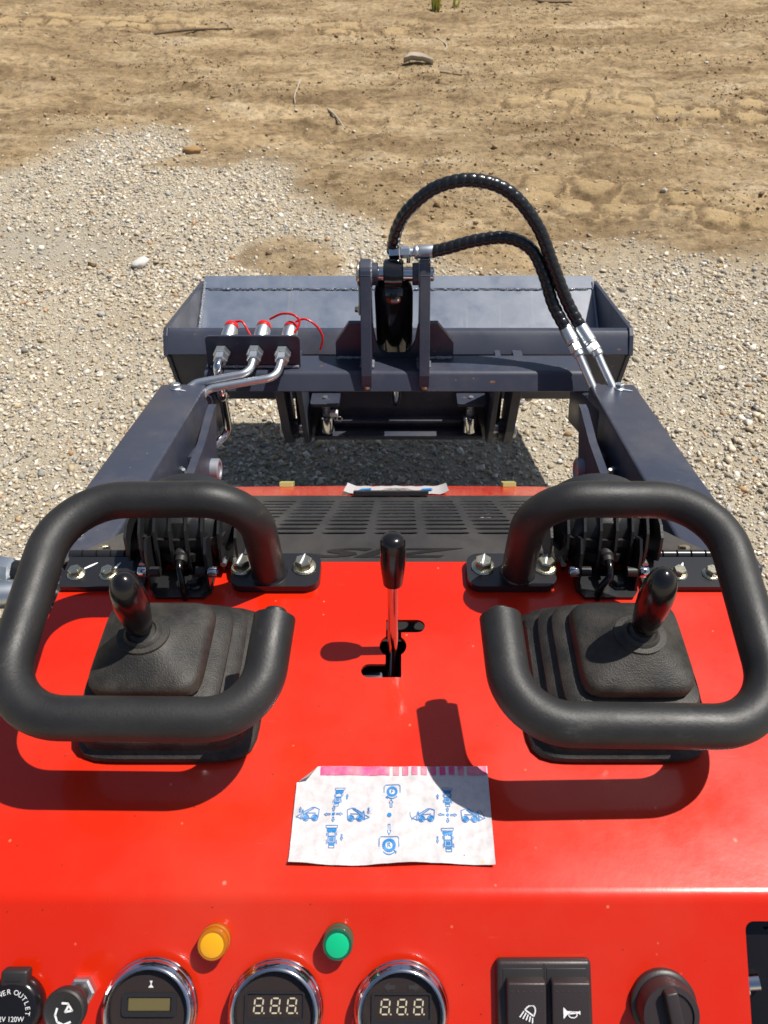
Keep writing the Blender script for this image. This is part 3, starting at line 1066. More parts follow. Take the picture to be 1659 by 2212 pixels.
# --- padded grab handles
for sx in (-1, 1):
    xo, yn, xi, xe, zo, zi = (0.284, 0.291, 0.095, 0.0895, 0.913, 0.913) if sx < 0 else (0.279, 0.284, 0.0870, 0.0835, 0.911, 0.920)
    path = [(sx * 0.1205, 0.4965, 0.836), (sx * 0.1215, 0.484, 0.9485), (sx * xo, 0.482, 0.9485), (sx * xo, yn + 0.002, zo), (sx * xi, yn, zi), (sx * xe, 0.368, 0.932)]
    pts = resample(fillet(path, [0, 0.046, 0.056, 0.050, 0.066, 0], 14), 0.004)
    L0 = len(pts)
    hd = tube('grab_handle', pts, 0.0160, FOAM, L, 28)
    d_ = (pts[-1] - pts[-2]).normalized()
    lathe('end_cap', [(0.0085, -0.003), (0.0088, 0.005), (0.0078, 0.0065), (0.0015, 0.0068)], BLACKM, hd, pts[-1], d_, 24)
    lathe('weld', [(0.0158, 0), (0.0176, 0.0006), (0.0166, 0.0032), (0.0150, 0.005)], BLACKP, hd, (sx * 0.1205, 0.4965, 0.8392), (0, -0.1, 1), 28)
    fl = plate('handle_flange', rrect(*(sorted((sx * 0.0715, sx * 0.1575))[0], 0.4785), *(sorted((sx * 0.0715, sx * 0.1575))[1], 0.5215), 0.0125, 8), BLACKP, L, 0.0088, lambda x, y, t: (x, y, DZ + 0.0092 + t))
    for k, bx in enumerate((0.0875, 0.1485)):
        bolt(fl, (sx * bx, 0.5035, DZ + 0.0092), 0.0086, (0, 0, 1), 10 + 25 * k)
        h_ = Vector((sx * bx, 0.5035, DZ + 0.0092 + 0.0086 * 1.29))
        mark(fl, h_ + Vector((-0.002, -0.006, 0)), h_ + Vector((0.0012, 0.0070, 0)), 0.0011)

# --- joystick boots
def boot(sx):
    lev = [(0.000, 0.0725, 0.0745), (0.003, 0.0735, 0.0755), (0.0065, 0.0722, 0.0742), (0.0085, 0.0690, 0.0705), (0.0125, 0.0675, 0.0685), (0.018, 0.0690, 0.0695), (0.022, 0.0672, 0.0675), (0.0235, 0.0620, 0.0630), (0.0255, 0.0590, 0.0595), (0.031, 0.0612, 0.0615), (0.035, 0.0590, 0.0595), (0.0365, 0.0550, 0.0550), (0.0385, 0.0522, 0.0525), (0.044, 0.0540, 0.0540), (0.048, 0.0512, 0.0515), (0.0495, 0.0460, 0.0450), (0.051, 0.0415, 0.0420), (0.0515, 0.0415, 0.0425), (0.0525, 0.0432, 0.0442), (0.0535, 0.0438, 0.0448), (0.0600, 0.0434, 0.0440), (0.0622, 0.0424, 0.0428), (0.0640, 0.0402, 0.0404), (0.0670, 0.0345, 0.0345), (0.0715, 0.0265, 0.0262), (0.0755, 0.0200, 0.0196), (0.0775, 0.0205, 0.0190), (0.0780, 0.0150, 0.0150), (0.0800, 0.0138, 0.0138), (0.0815, 0.0120, 0.0120), (0.0800, 0.0105, 0.0105), (0.0815, 0.0092, 0.0092), (0.0830, 0.0080, 0.0080)]
    V, F, n = [], [], 64
    for z, hx, hy in lev:
        t = z / 0.083
        cx_ = sx * (0.1815 + 0.0165 * t)
        cy_ = 0.3765 - 0.006 * t
        e = 7.0 if hx > 0.036 else (5.0 if hx > 0.028 else 2.6) if hx > 0.0263 else 2.0
        for k in range(n):
            th = 2 * math.pi * (k + 0.5) / n
            c_, s_ = math.cos(th), math.sin(th)
            r_ = (abs(c_) ** e + abs(s_) ** e) ** (-1 / e)
            V.append((cx_ + hx * c_ * r_, cy_ + hy * s_ * r_, DZ + 0.0004 + z))
    for i in range(len(lev) - 1):
        for k in range(n):
            a, b = i * n + k, i * n + (k + 1) % n
            F.append((a, b, b + n, a + n))
    F.append(tuple(range((len(lev) - 1) * n, len(lev) * n)))
    bt = ob('joystick_boot', mesh('joystick_boot', V, F), RUBBER, L, 40)
    o_ = Vector((sx * 0.1975, 0.3705, DZ + 0.079))
    ax = Vector((0.0035 if sx < 0 else 0.0025, -0.004 if sx < 0 else 0.001, 0.075))
    js = lathe('joystick', [(0.0058, 0.0), (0.0062, 0.004), (0.0060, 0.010)], CHROME, L, o_, ax, 24)
    prof = [(0.0085, 0.0075), (0.0097, 0.009), (0.0110, 0.017), (0.0123, 0.029), (0.0130, 0.041), (0.0128, 0.051), (0.0117, 0.060), (0.0094, 0.0668), (0.0060, 0.0712), (0.0022, 0.0730), (0.0003, 0.0733)]
    lathe('knob', prof, BLACKG, js, o_, ax, 36, 60)
boot(-1)
boot(1)

# --- work lamps on the deck edge
def lamp(sx):
    X0, tz = sx * 0.2045, R(-12)
    Mx = Matrix.Rotation(tz, 3, 'X') @ Matrix.Diagonal((1.04, 1.08, 0.82))
    O = Vector((X0, 0.5060, 0.8630))
    loc = lambda x, a, b: O + Mx @ Vector((x, a, b))
    FRM = Matrix((Vector((1, 0, 0)), Mx @ Vector((0, 0, -1)), Mx @ Vector((0, 1, 0)))).transposed()
    V, F = lathe_vf([(0.012, 0.004), (0.030, 0.006), (0.041, 0.014), (0.047, 0.024), (0.0525, 0.040), (0.0555, 0.046), (0.0565, 0.050), (0.0565, 0.060), (0.054, 0.062)], 48, FRM, O)
    lp = ob('work_lamp', mesh('work_lamp', V, F), CASTAL, L, 35)
    V, F = lathe_vf([(0.050, 0.061), (0.050, 0.063)], 40, FRM, O)
    ob('lens', mesh('lens', V, F), GLASS, lp, 30)
    for k in range(8):
        x0 = (k - 3.5) * 0.0145
        hb = math.sqrt(0.0580 ** 2 - x0 ** 2)
        q = hb / 0.058
        out = [(0.046, hb), (0.026, hb * 0.97), (0.012, hb * 0.80), (0.000 + 0.006 * (1 - q), hb * 0.42), (-0.004 + 0.012 * (1 - q), 0.0), (-0.004 + 0.012 * (1 - q), -hb * 0.38), (0.004, -hb * 0.78), (0.012, -hb * 0.98), (0.024, -hb * 1.04), (0.046, -hb * 0.99)]
        V = [loc(x0 - 0.0012, a, b) for a, b in out] + [loc(x0 + 0.0012, a, b) for a, b in out]
        n = len(out)
        F = [tuple(range(n - 1, -1, -1)), tuple(range(n, 2 * n))] + [(i, (i + 1) % n, n + (i + 1) % n, n + i) for i in range(n)]
        me = mesh('fin', V, F)
        bm = bmesh.new()
        bm.from_mesh(me)
        bmesh.ops.recalc_face_normals(bm, faces=bm.faces)
        bm.to_mesh(me)
        bm.free()
        ob('fin', me, CASTAL, lp)
    # two stepped ledges between the fins
    for (hw, a0, a1, b0, th) in ((0.040, 0.002, 0.020, 0.010, 0.010), (0.0215, -0.002, 0.016, -0.008, 0.010)):
        out = [(-hw, a1), (-hw * 0.97, a0 + 0.006), (-hw * 0.5, a0), (0, a0 - 0.0012), (hw * 0.5, a0), (hw * 0.97, a0 + 0.006), (hw, a1)]
        me = plate_mesh('ledge', out, [], th, lambda x, y, t: loc(x, y, b0 + t))
        ob('ledge', me, CASTAL, lp)
    for k in (-1, 1):
        V, F = lathe_vf([(0.003, 0), (0.003, 0.012)], 12, FRM, loc(k * 0.038, -0.002, -0.022))
        ob('screw', mesh('screw', V, F), ZINC, lp, 30)
    # bracket
    bk = plate('lamp_bracket', [(X0 - 0.029, 0.505), (X0 - 0.029, 0.481), (X0 - 0.022, 0.470), (X0 + 0.024, 0.470), (X0 + 0.030, 0.478), (X0 + 0.030, 0.505)], BLACKP, L, 0.003, lambda x, y, t: (x, y, DZ + 0.0035 + t))
    for k in (-1, 1):
        out = [(0.478, 0.834), (0.505, 0.834), (0.515, 0.852), (0.512, 0.874), (0.500, 0.882), (0.490, 0.872), (0.482, 0.850)]
        V = [(X0 + k * 0.0265, a, b) for a, b in out] + [(X0 + k * 0.0290, a, b) for a, b in out]
        n = len(out)
        F = [tuple(range(n - 1, -1, -1)), tuple(range(n, 2 * n))] + [(i, (i + 1) % n, n + (i + 1) % n, n + i) for i in range(n)]
        ob('ear', mesh('ear', V, F), BLACKP, bk)
        lathe('cap_screw', [(0.0052, 0), (0.0056, 0.0008), (0.0056, 0.007), (0.0048, 0.0082), (0.0028, 0.0082), (0.0026, 0.005)], CHROME, bk, (X0 + k * 0.0292, 0.486, 0.852), (k, 0, 0), 24)
        lathe('spacer', [(0.005, 0), (0.005, 0.009)], BLACKM, bk, (X0 + k * 0.0262, 0.486, 0.852), (-k, 0, 0), 20)
    bolt(bk, (X0 + 0.012, 0.4865, DZ + 0.0036), 0.0062, (0, 0, 1), 0, BOLTK)
    bl = 0.006 if sx < 0 else -0.010
    tube('cable', spline([(X0 + 0.001, 0.503, 0.856), (X0 + 0.001, 0.490, 0.856), (X0 + 0.002 + bl * 0.2, 0.481, 0.850), (X0 + bl * 0.7, 0.475, 0.842), (X0 + bl, 0.4705, 0.828)], 8), 0.0034, BLACKG, lp, 14)
    lathe('cable_gland', [(0.0075, 0), (0.0075, 0.006), (0.0058, 0.008), (0.0056, 0.013)], BLACKM, lp, (X0 + 0.001, 0.508, 0.856), (0, -1, -0.1), 20)
BOLTK = bolt_mesh(1.3)
BOLTK.materials.append(BLACKP)
lamp(-1)
lamp(1)

# --- dash instruments
def gauge(x0, s0):
    O = pp(x0, s0, 0)
    def la(name, prof, m_, par, seg=56, sm=40):
        V, F = lathe_vf(prof, seg, PF, O)
        return ob(name, mesh(name, V, F), m_, par, sm)
    g_ = la('gauge', [(0.0280, 0.0), (0.0280, 0.009), (0.0262, 0.009), (0.0262, 0.0105)], BLACKM, L)
    bz = [(0.0318, 0.0045), (0.0325, 0.0065), (0.0322, 0.0085), (0.0312, 0.0095), (0.0316, 0.0108), (0.0312, 0.0132), (0.0300, 0.0142), (0.0297, 0.0150), (0.0290, 0.0163), (0.0276, 0.0166), (0.0264, 0.0150), (0.0260, 0.0128)]
    V, F = lathe_vf(bz, 64, PF, O)
    F = F[:-2]
    ob('bezel', mesh('bezel', V, F), CHROME, g_, 60)
    la('dial', [(0.0262, 0.0108), (0.0262, 0.0112)], GFACE, g_)
    la('lens', [(0.0262, 0.0136), (0.0262, 0.0142)], GLASS, g_)
    return g_

def flat(name, polys, x0, s0, l, m_, par):
    V, F = [], []
    for q in polys:
        n = len(V)
        V += [pp(x0 + a, s0 - b, l) for a, b in q]
        F.append(tuple(range(n, n + len(q))))
    return ob(name, mesh(name, V, F), m_, par)

def seg7(x0, s0, par):
    H, W, T = 0.0092, 0.0056, 0.0010
    P = []
    def hbar(y):
        return [(-W / 2 + .0007, y), (-W / 2 + .0013, y + T / 2), (W / 2 - .0013, y + T / 2), (W / 2 - .0007, y), (W / 2 - .0013, y - T / 2), (-W / 2 + .0013, y - T / 2)]
    def vbar(x, y0, y1):
        return [(x, y0 + .0004), (x + T / 2, y0 + .0010), (x + T / 2, y1 - .0010), (x, y1 - .0004), (x - T / 2, y1 - .0010), (x - T / 2, y0 + .0010)]
    for k in (-1, 0, 1):
        seg = [hbar(0), hbar(H / 2), hbar(-H / 2), vbar(-W / 2, 0, H / 2), vbar(W / 2, 0, H / 2), vbar(-W / 2, -H / 2, 0), vbar(W / 2, -H / 2, 0)]
        seg.append([(W / 2 + .0014 + .0006 * math.cos(a), -H / 2 + .0006 * math.sin(a)) for a in [i * math.pi / 4 for i in range(8)]])
        for q in seg:
            P.append([(a + k * 0.0112 + b * 0.10, b) for a, b in q])
    flat('digits', P, x0, s0, 0.0116, SEGM, par)

g1 = gauge(-0.1629, 0.0690)
g2 = gauge(-0.0776, 0.0700)
g3 = gauge(0.0080, 0.0708)
flat('display', [rrect(-0.0142, -0.0040, 0.0138, 0.0040, 0.0004)], -0.1625, 0.0650, 0.0117, LCD, g1)
plate('display_rim', rrect(-0.1810, -0.0725, -0.1440, -0.0575, 0.003), BLACKM, g1, 0.0008, lambda x, y, t: pp(x, -y, 0.0128 + t), [rrect(-0.1775, -0.0698, -0.1475, -0.0602, 0.001)])
flat('hourglass_mark', [[(-0.0010, 0.0022), (0.0010, 0.0022), (0.0002, 0), (0.0019, -0.0022), (-0.0019, -0.0022), (-0.0002, 0)]], -0.1620, 0.0525, 0.0117, WHITE, g1)
seg7(-0.0776, 0.0660, g2)
seg7(0.0080, 0.0668, g3)
arw = [(-0.0125, 0.0), (-0.0085, 0.0032), (-0.0085, 0.0014), (-0.0045, 0.0014), (-0.0045, -0.0014), (-0.0085, -0.0014), (-0.0085, -0.0032)]
flat('arrow_mark', [arw, [(-a, b) for a, b in reversed(arw)]], 0.0080, 0.0545, 0.0117, GREYP, g3)
for gg, gx_, gs_ in ((g2, -0.0776, 0.0785), (g3, 0.008, 0.0793)):
    plate('readout_frame', rrect(gx_ - 0.0205, -gs_, gx_ + 0.0200, -gs_ + 0.0215, 0.002), BLACKM, gg, 0.0006, lambda x, y, t: pp(x, -y, 0.0124 + t), [rrect(gx_ - 0.0190, -gs_ + 0.0048, gx_ + 0.0188, -gs_ + 0.0202, 0.001)])

def pilot(x0, s0, lens, ring):
    O = pp(x0, s0, 0)
    V, F = lathe_vf([(0.0100, 0), (0.0106, 0.001), (0.0106, 0.0055), (0.0099, 0.0062), (0.0104, 0.0072), (0.0104, 0.0122), (0.0096, 0.0134), (0.0084, 0.0134)], 40, PF, O)
    p_ = ob('indicator_lamp', mesh('indicator_lamp', V, F), ring, L, 35)
    V, F = lathe_vf([(0.0081, 0.0125), (0.0079, 0.0138), (0.0066, 0.0142), (0.001, 0.0144)], 40, PF, O)
    ob('lens', mesh('lens', V, F), lens, p_, 50)
pa = pilot(-0.1213, 0.0275, AMBER, AMBERD)
pg = pilot(-0.0359, 0.0275, GREEN, GREEND)

def pbox(name, x0, s0, l0, sx, ss, sl, m_, par, bev=0.0012, tilt=0.0):
    bm = bmesh.new()
    Mr = PF @ Matrix.Rotation(R(tilt), 3, 'X')
    c_ = pp(x0, s0, l0)
    bm_box(bm, c_.x, c_.y, c_.z, sx, ss, sl, Mr, bev, 3)
    return ob(name, from_bm(bm, name), m_, par, 35)

# rocker switches
swh = pbox('switch_housing', 0.1055, 0.0665, 0.0035, 0.0650, 0.0545, 0.0085, SWITCH, L, 0.003)
flat('housing_seam', [[(-0.0002, -0.026), (0.0002, -0.026), (0.0002, 0.026), (-0.0002, 0.026)]], 0.1055, 0.0665, 0.0079, INSIDE, swh)
def stroke(pts, w_):
    out = []
    for (a, b), (c_, d_) in zip(pts, pts[1:]):
        l_ = math.hypot(c_ - a, d_ - b) or 1
        nx_, ny_ = -(d_ - b) / l_ * w_ / 2, (c_ - a) / l_ * w_ / 2
        ex, ey = (c_ - a) / l_ * w_ * 0.25, (d_ - b) / l_ * w_ * 0.25
        out.append([(a - ex + nx_, b - ey + ny_), (a - ex - nx_, b - ey - ny_), (c_ + ex - nx_, d_ + ey - ny_), (c_ + ex + nx_, d_ + ey + ny_)])
    return out
for k, x0 in enumerate((0.0905, 0.1205)):
    pbox('switch_well', x0, 0.0650, 0.0076, 0.0272, 0.0420, 0.0012, BLACKM, swh, 0.0004)
    rk = pbox('rocker', x0 + 0.0016, 0.0715, 0.0088, 0.0262, 0.0440, 0.0110, SWITCH, L, 0.0016, 5)
    rf = lambda a, b: (a, b)
    for i in range(6):
        V, F = lathe_vf([(0.0006, 0), (0.0005, 0.0004), (0.0002, 0.0006)], 10, PF, pp(x0 + 0.0016 + (i - 2.5) * 0.0040, 0.0555, 0.0154))
        ob('dimple', mesh('dimple', V, F), BLACKM, rk, 60)
    if k == 0:
        dv, pv = Vector((0.574, 0.819)), Vector((-0.819, 0.574))
        q_ = [dv * (0.0052 * math.cos(R(a))) + pv * (0.0034 * math.sin(R(a))) for a in range(-90, 91, 15)]
        P = stroke([(p.x, p.y) for p in q_ + [q_[0]]], 0.0009)
        for j in range(5):
            a_ = pv * (0.0036 - 0.0018 * j) - dv * 0.0014
            b_ = a_ + Vector((-0.0026 + 0.0006 * j, -0.0034 + 0.0001 * j))
            P += stroke([(a_.x, a_.y), (b_.x, b_.y)], 0.0008)
        flat('lamp_symbol', [[(a, b) for a, b in q] for q in P], x0 + 0.0030, 0.0690, 0.01495, WHITE, rk)
    else:
        P = [[(-0.0055, 0.0034), (-0.0048, 0.0030), (-0.0030, 0.0012), (0.0046, 0.0008), (0.0058, 0.0014), (0.0058, -0.0012), (0.0046, -0.0004), (-0.0030, -0.0010), (-0.0048, -0.0030), (-0.0055, -0.0036)]]
        P += stroke([(0.0008 + 0.0028 * math.cos(R(a)), -0.0012 + 0.0018 * math.sin(R(a))) for a in range(0, 361, 24)], 0.0007)
        flat('horn_symbol', P, x0 + 0.0014, 0.0690, 0.01495, WHITE, rk)

# rotary switch
O = pp(0.1875, 0.0690, 0)
V, F = lathe_vf([(0.0225, 0), (0.0225, 0.0045), (0.0215, 0.0055), (0.0200, 0.0060), (0.0192, 0.0180), (0.0186, 0.0195), (0.0150, 0.0200), (0.0146, 0.0185), (0.002, 0.0185)], 48, PF, O)
rs = ob('rotary_switch', mesh('rotary_switch', V, F), SWITCH, L, 35)
bm = bmesh.new()
c_ = pp(0.1890, 0.0695, 0.0215)
bm_box(bm, c_.x, c_.y, c_.z, 0.0085, 0.0360, 0.0110, PF @ Matrix.Rotation(R(10), 3, 'Z'), 0.0016, 3)
ob('grip_bar', from_bm(bm, 'grip_bar'), SWITCH, rs, 35)

# power outlet with flip lid
O = pp(-0.2560, 0.0690, 0)
V, F = lathe_vf([(0.0185, 0), (0.0200, 0.002), (0.0200, 0.0075), (0.0186, 0.0105), (0.0165, 0.0120), (0.0040, 0.0130), (0.0005, 0.0130)], 48, PF, O)
po = ob('power_outlet', mesh('power_outlet', V, F), BLACKG, L, 50)
pbox('lid_hinge', -0.2555, 0.0495, 0.0075, 0.0185, 0.0110, 0.0090, BLACKM, po, 0.0022)
pbox('hinge_slot', -0.2560, 0.0500, 0.0121, 0.0105, 0.0022, 0.0008, INSIDE, po, 0.0002)
def lay_text(s, size, x0, s0, l, m_, par, rot=0.0, sx=1.0):
    me = text_mesh(s, size)
    c_, sn = math.cos(R(rot)), math.sin(R(rot))
    for p in me.vertices:
        a, b = p.co.x * sx, p.co.y
        p.co = pp(x0 + a * c_ - b * sn, s0 - (a * sn + b * c_), l)
    return ob('lettering', me, m_, par)
lay_text('12V 120W', 0.0046, -0.2555, 0.0738, 0.01335, WHITE, po, 0, 0.95)
for word, a0 in (('POWER', 158), ('OUTLET', 72)):
    for i, ch in enumerate(word):
        a = a0 - i * 15.5
        lay_text(ch, 0.0046, -0.2560 + 0.0122 * math.cos(R(a)), 0.0690 - 0.0122 * math.sin(R(a)), 0.0133, WHITE, po, a - 90)

# pull knob beside it
O = pp(-0.2120, 0.0605, 0)
lathe_ = lathe_vf([(0.0062, 0.0), (0.0062, 0.022)], 24, PF, O)
pk = ob('pull_knob', mesh('pull_knob', *lathe_), BLACKM, L, 35)
V, F = lathe_vf([(0.0098, 0), (0.0098, 0.0055), (0.0085, 0.0068), (0.0064, 0.0068)], 6, PF, O)
ob('lock_nut', mesh('lock_nut', V, F), ZINC, pk)
V, F = lathe_vf([(0.0070, 0.016), (0.0105, 0.020), (0.0135, 0.0262), (0.0140, 0.0300), (0.0134, 0.0322), (0.0122, 0.0330), (0.0112, 0.0322), (0.0005, 0.0320)], 40, PF, O)
kc = ob('knob_cap', mesh('knob_cap', V, F), BLACKM, pk, 40)
P = stroke([(-0.0015, 0.0062), (0.0022, 0.0060), (0.0052, 0.0018), (0.0008, 0.0010), (0.0030, 0.0052)], 0.0013) + stroke([(-0.0046, 0.0030), (-0.0056, -0.0010), (-0.0040, -0.0050), (0.0002, -0.0068), (0.0045, -0.0050)], 0.0013)
flat('symbol', P, -0.2115, 0.0615, 0.0326, WHITE, pk)

# recess in the dash on the far side of the rotary switch
box('recess_box', pp(0.283, 0.092, -0.028), (0.066, 0.150, 0.030), BLACKG, L, rot=(37, 0, 0), bev=0.002)
for i in range(5):
    c_ = pp(0.284 + 0.006 * i, 0.0255 + 0.0036 * i, -0.011)
    box('recess_rib', c_, (0.034, 0.0016, 0.004), ZINC if i == 9 else BLACKG, L, rot=(37, 0, 0), bev=0.0004)
lathe('recess_bolt', [(0.009, 0), (0.009, 0.004), (0.006, 0.0045), (0.006, 0.012), (0.0045, 0.013)], CHROME, L, pp(0.2475, 0.0610, -0.012), (1, 0, 0.25), 20)

# --- instruction sticker on the deck
def hpaper(x, y):
    z = 0.0007 + 0.0016 * float(fbm(np.array([x * 1.6]), np.array([y * 0.7]), 0.020, 2, 3)[0]) + 0.0005 * abs(math.sin(x * 120 + 3 * math.sin(y * 90))) ** 4 + 0.0004 * abs(math.sin(y * 95 - x * 28)) ** 6
    e = max(0.0, (0.2300 - y) / 0.008)
    z += (0.0022 + 0.0018 * math.sin(x * 70 + 0.6)) * e * e * (0.4 + 0.6 * abs(math.cos(x * 38)))
    e2 = max(0.0, (x - 0.0695) / 0.006)
    z += 0.0010 * e2 * e2
    return DZ + z
fa, fbp = Vector((-0.0745, 0.2840)), Vector((-0.0585, 0.2980))
fd = (fbp - fa).normalized()
fnm = Vector((-fd.y, fd.x))
V, F = [], []
NX, NY = 150, 80
for j in range(NY):
    for i in range(NX):
        x_ = -0.0740 + 0.1495 * i / (NX - 1)
        y_ = 0.2222 + 0.0758 * j / (NY - 1)
        y_ += 0.0008 * math.sin(x_ * 60) * (1 - j / (NY - 1))
        q = Vector((x_, y_))
        d_ = (q - fa).dot(fnm)
        if d_ > 0:
            r_ = q - fnm * 2 * d_ * 0.72
            V.append((r_.x, r_.y, DZ + 0.0018 + min(0.006, d_ * 0.55)))
        else:
            V.append((x_, y_, hpaper(x_, y_)))
for j in range(NY - 1):
    for i in range(NX - 1):
        a = j * NX + i
        F.append((a, a + 1, a + NX + 1, a + NX))
dec = ob('instruction_sticker', mesh('instruction_sticker', V, F), PAPER, L, 'all')

def printed(name, polys, m_, n=1):
    V, F = [], []
    for q in polys:
        k0 = len(V)
        for a, b in q:
            V.append((a, b, hpaper(a, b) + 0.00055))
        F.append(tuple(range(k0, len(V))))
    return ob(name, mesh(name, V, F), m_, dec)

def strip_cells(x0, x1, y0, y1, nx_, ny_):
    return [[(x0 + (x1 - x0) * i / nx_, y0 + (y1 - y0) * j / ny_), (x0 + (x1 - x0) * (i + 1) / nx_, y0 + (y1 - y0) * j / ny_), (x0 + (x1 - x0) * (i + 1) / nx_, y0 + (y1 - y0) * (j + 1) / ny_), (x0 + (x1 - x0) * i / nx_, y0 + (y1 - y0) * (j + 1) / ny_)] for i in range(nx_) for j in range(ny_)]
P = strip_cells(-0.0560, -0.0016, 0.2905, 0.2976, 34, 5)
xs = 0.0012
for i in range(8):
    P += strip_cells(xs, xs + 0.0046, 0.2905, 0.2976, 3, 5)
    xs += 0.0073
P += strip_cells(xs, 0.0745, 0.2905, 0.2976, 8, 5)
printed('pink_band', P, PINK)
OFF = lambda P_, x0, y0, sx=1, sy=1, k=0: [[(x0 + a * sx + b * k, y0 + b * sy) for a, b in q] for q in P_]
def cells(poly_rect):
    return poly_rect
def top_view(x0, y0, s, k=0.0):
    f_ = lambda a, b, c_, d_: [(a, b), (c_, b), (c_, d_), (a, d_)]
    P = [f_(-3.4, 2.4, 3.4, 4.3), f_(-2.8, -6.0, -2.1, 2.4), f_(2.1, -6.0, 2.8, 2.4), f_(-2.1, -1.6, 2.1, -0.9), f_(-2.1, -6.0, 2.1, -5.4), f_(-2.1, 1.6, -0.3, 2.4), f_(0.3, 1.6, 2.1, 2.4)]
    P += [f_(-1.5, -4.8, -0.7, -2.0), f_(-0.4, -4.8, 0.4, -2.0), f_(0.7, -4.8, 1.5, -2.0), f_(-2.1, -7.6, 2.1, -6.4)]
    P += [f_(-3.7, -0.8, -3.3, 1.4), f_(3.3, -0.8, 3.7, 1.4), f_(-3.7, -6.6, -3.3, -3.6), f_(3.3, -6.6, 3.7, -3.6)]
    P2 = stroke([(-3.9, 4.8), (-4.2, 6.6), (4.2, 6.6), (3.9, 4.8), (-3.9, 4.8)], 0.4) + stroke([(-1.9, -7.8), (-1.9, -9.2), (1.9, -9.2), (1.9, -7.8)], 0.4)
    return OFF(P, x0, y0, s, s, k * s), OFF(P2, x0, y0, s, s, k * s)
def circ(x0, y0, r_, n=18):
    return [(x0 + r_ * math.cos(2 * math.pi * i / n), y0 + r_ * math.sin(2 * math.pi * i / n)) for i in range(n)]
def side_view(x0, y0, s, d):
    P = [circ(-3.6, -3, 1.7), circ(3.2, -3, 1.7)]
    P2 = stroke([(-6, -3.4), (-6.6, 3.5), (-3.0, 5.0), (-0.5, 4.6)], 0.62) + stroke([(-2.5, 4.2), (4.8, -0.62), (5.6, 0.6), (-1.4, 4.8)], 0.7) + stroke([(-5, -3.4), (6, -3.4)], 0.62)
    P2 += stroke([(-4, 0.6), (4, 0.2)], 0.62) + stroke([(5.6, 2.6), (5.0, -1), (6.4, -4.2), (7.0, -4.0), (6.2, 2.2), (5.6, 2.6)], 0.7) + stroke([(7.2, -3.8), (10.4, -2.6), (7.4, -0.8)], 0.62)
    for cx_ in (-3.6, 3.2):
        P2 += stroke(circ(cx_, -3, 2.4, 16) + [circ(cx_, -3, 2.4, 16)[0]], 0.62)
    return OFF(P, x0, y0, s * d, s), OFF(P2, x0, y0, s * d, s)
def arrow(x0, y0, x1, y1, w_, hw):
    d_ = Vector((x1 - x0, y1 - y0))
    l_ = d_.length
    d_.normalize()
    n_ = Vector((-d_.y, d_.x))
    o_ = Vector((x0, y0))
    q = [o_ + n_ * w_, o_ + n_ * w_ + d_ * l_ * 0.6, o_ + n_ * hw + d_ * l_ * 0.6, o_ + d_ * l_, o_ - n_ * hw + d_ * l_ * 0.6, o_ - n_ * w_ + d_ * l_ * 0.6, o_ - n_ * w_, o_ + n_ * w_]
    return stroke([(p.x, p.y) for p in q], 0.00050)
A, B = [], []
S0 = 0.00100
for (x0, y0, s, k) in ((-0.0405, 0.2737, 0.00092, 0.18), (-0.0440, 0.2438, 0.00106, -0.04), (0.0430, 0.2737, 0.00092, 0.0), (0.0422, 0.2412, 0.00110, -0.03)):
    a, b = top_view(x0, y0, s, k)
    A += a
    B += b
for (x0, y0, d) in ((-0.0612, 0.2597, -1), (-0.0268, 0.2593, 1), (0.0262, 0.2587, -1), (0.0595, 0.2583, 1)):
    a, b = side_view(x0, y0, 0.00100, d)
    A += a
    B += b
A += [circ(-0.0436, 0.2593, 0.0012), circ(-0.0014, 0.2588, 0.0017), circ(0.0426, 0.2586, 0.0012)]
for cx_, cy_ in ((-0.0436, 0.2593), (0.0426, 0.2586)):
    for dx, dy in ((1, 0), (-1, 0), (0, 1), (0, -1)):
        B += arrow(cx_ + dx * 0.0024, cy_ + dy * 0.0024, cx_ + dx * 0.0070, cy_ + dy * 0.0058, 0.0005, 0.0011)
B += arrow(-0.0001, 0.2648, -0.0002, 0.2708, 0.0007, 0.0015) + arrow(-0.0015, 0.2515, -0.0014, 0.2436, 0.0007, 0.0015)
for (x0, y0, x1, y1) in ((-0.0690, 0.2605, -0.0690, 0.2645), (-0.0172, 0.2640, -0.0172, 0.2595), (-0.0340, 0.2712, -0.0340, 0.2748), (-0.0365, 0.2440, -0.0365, 0.2395), (0.0355, 0.2712, 0.0355, 0.2748), (0.0345, 0.2420, 0.0345, 0.2375)):
    B += arrow(x0, y0, x1, y1, 0.0004, 0.0009)
B += stroke([(0.0150 + 0.0008 * math.cos(i) , 0.2545 + 0.0016 * i) for i in range(5)], 0.0004) + stroke([(0.0660 + 0.0012 * i, 0.2620 - 0.0004 * i * i) for i in range(5)], 0.0004)
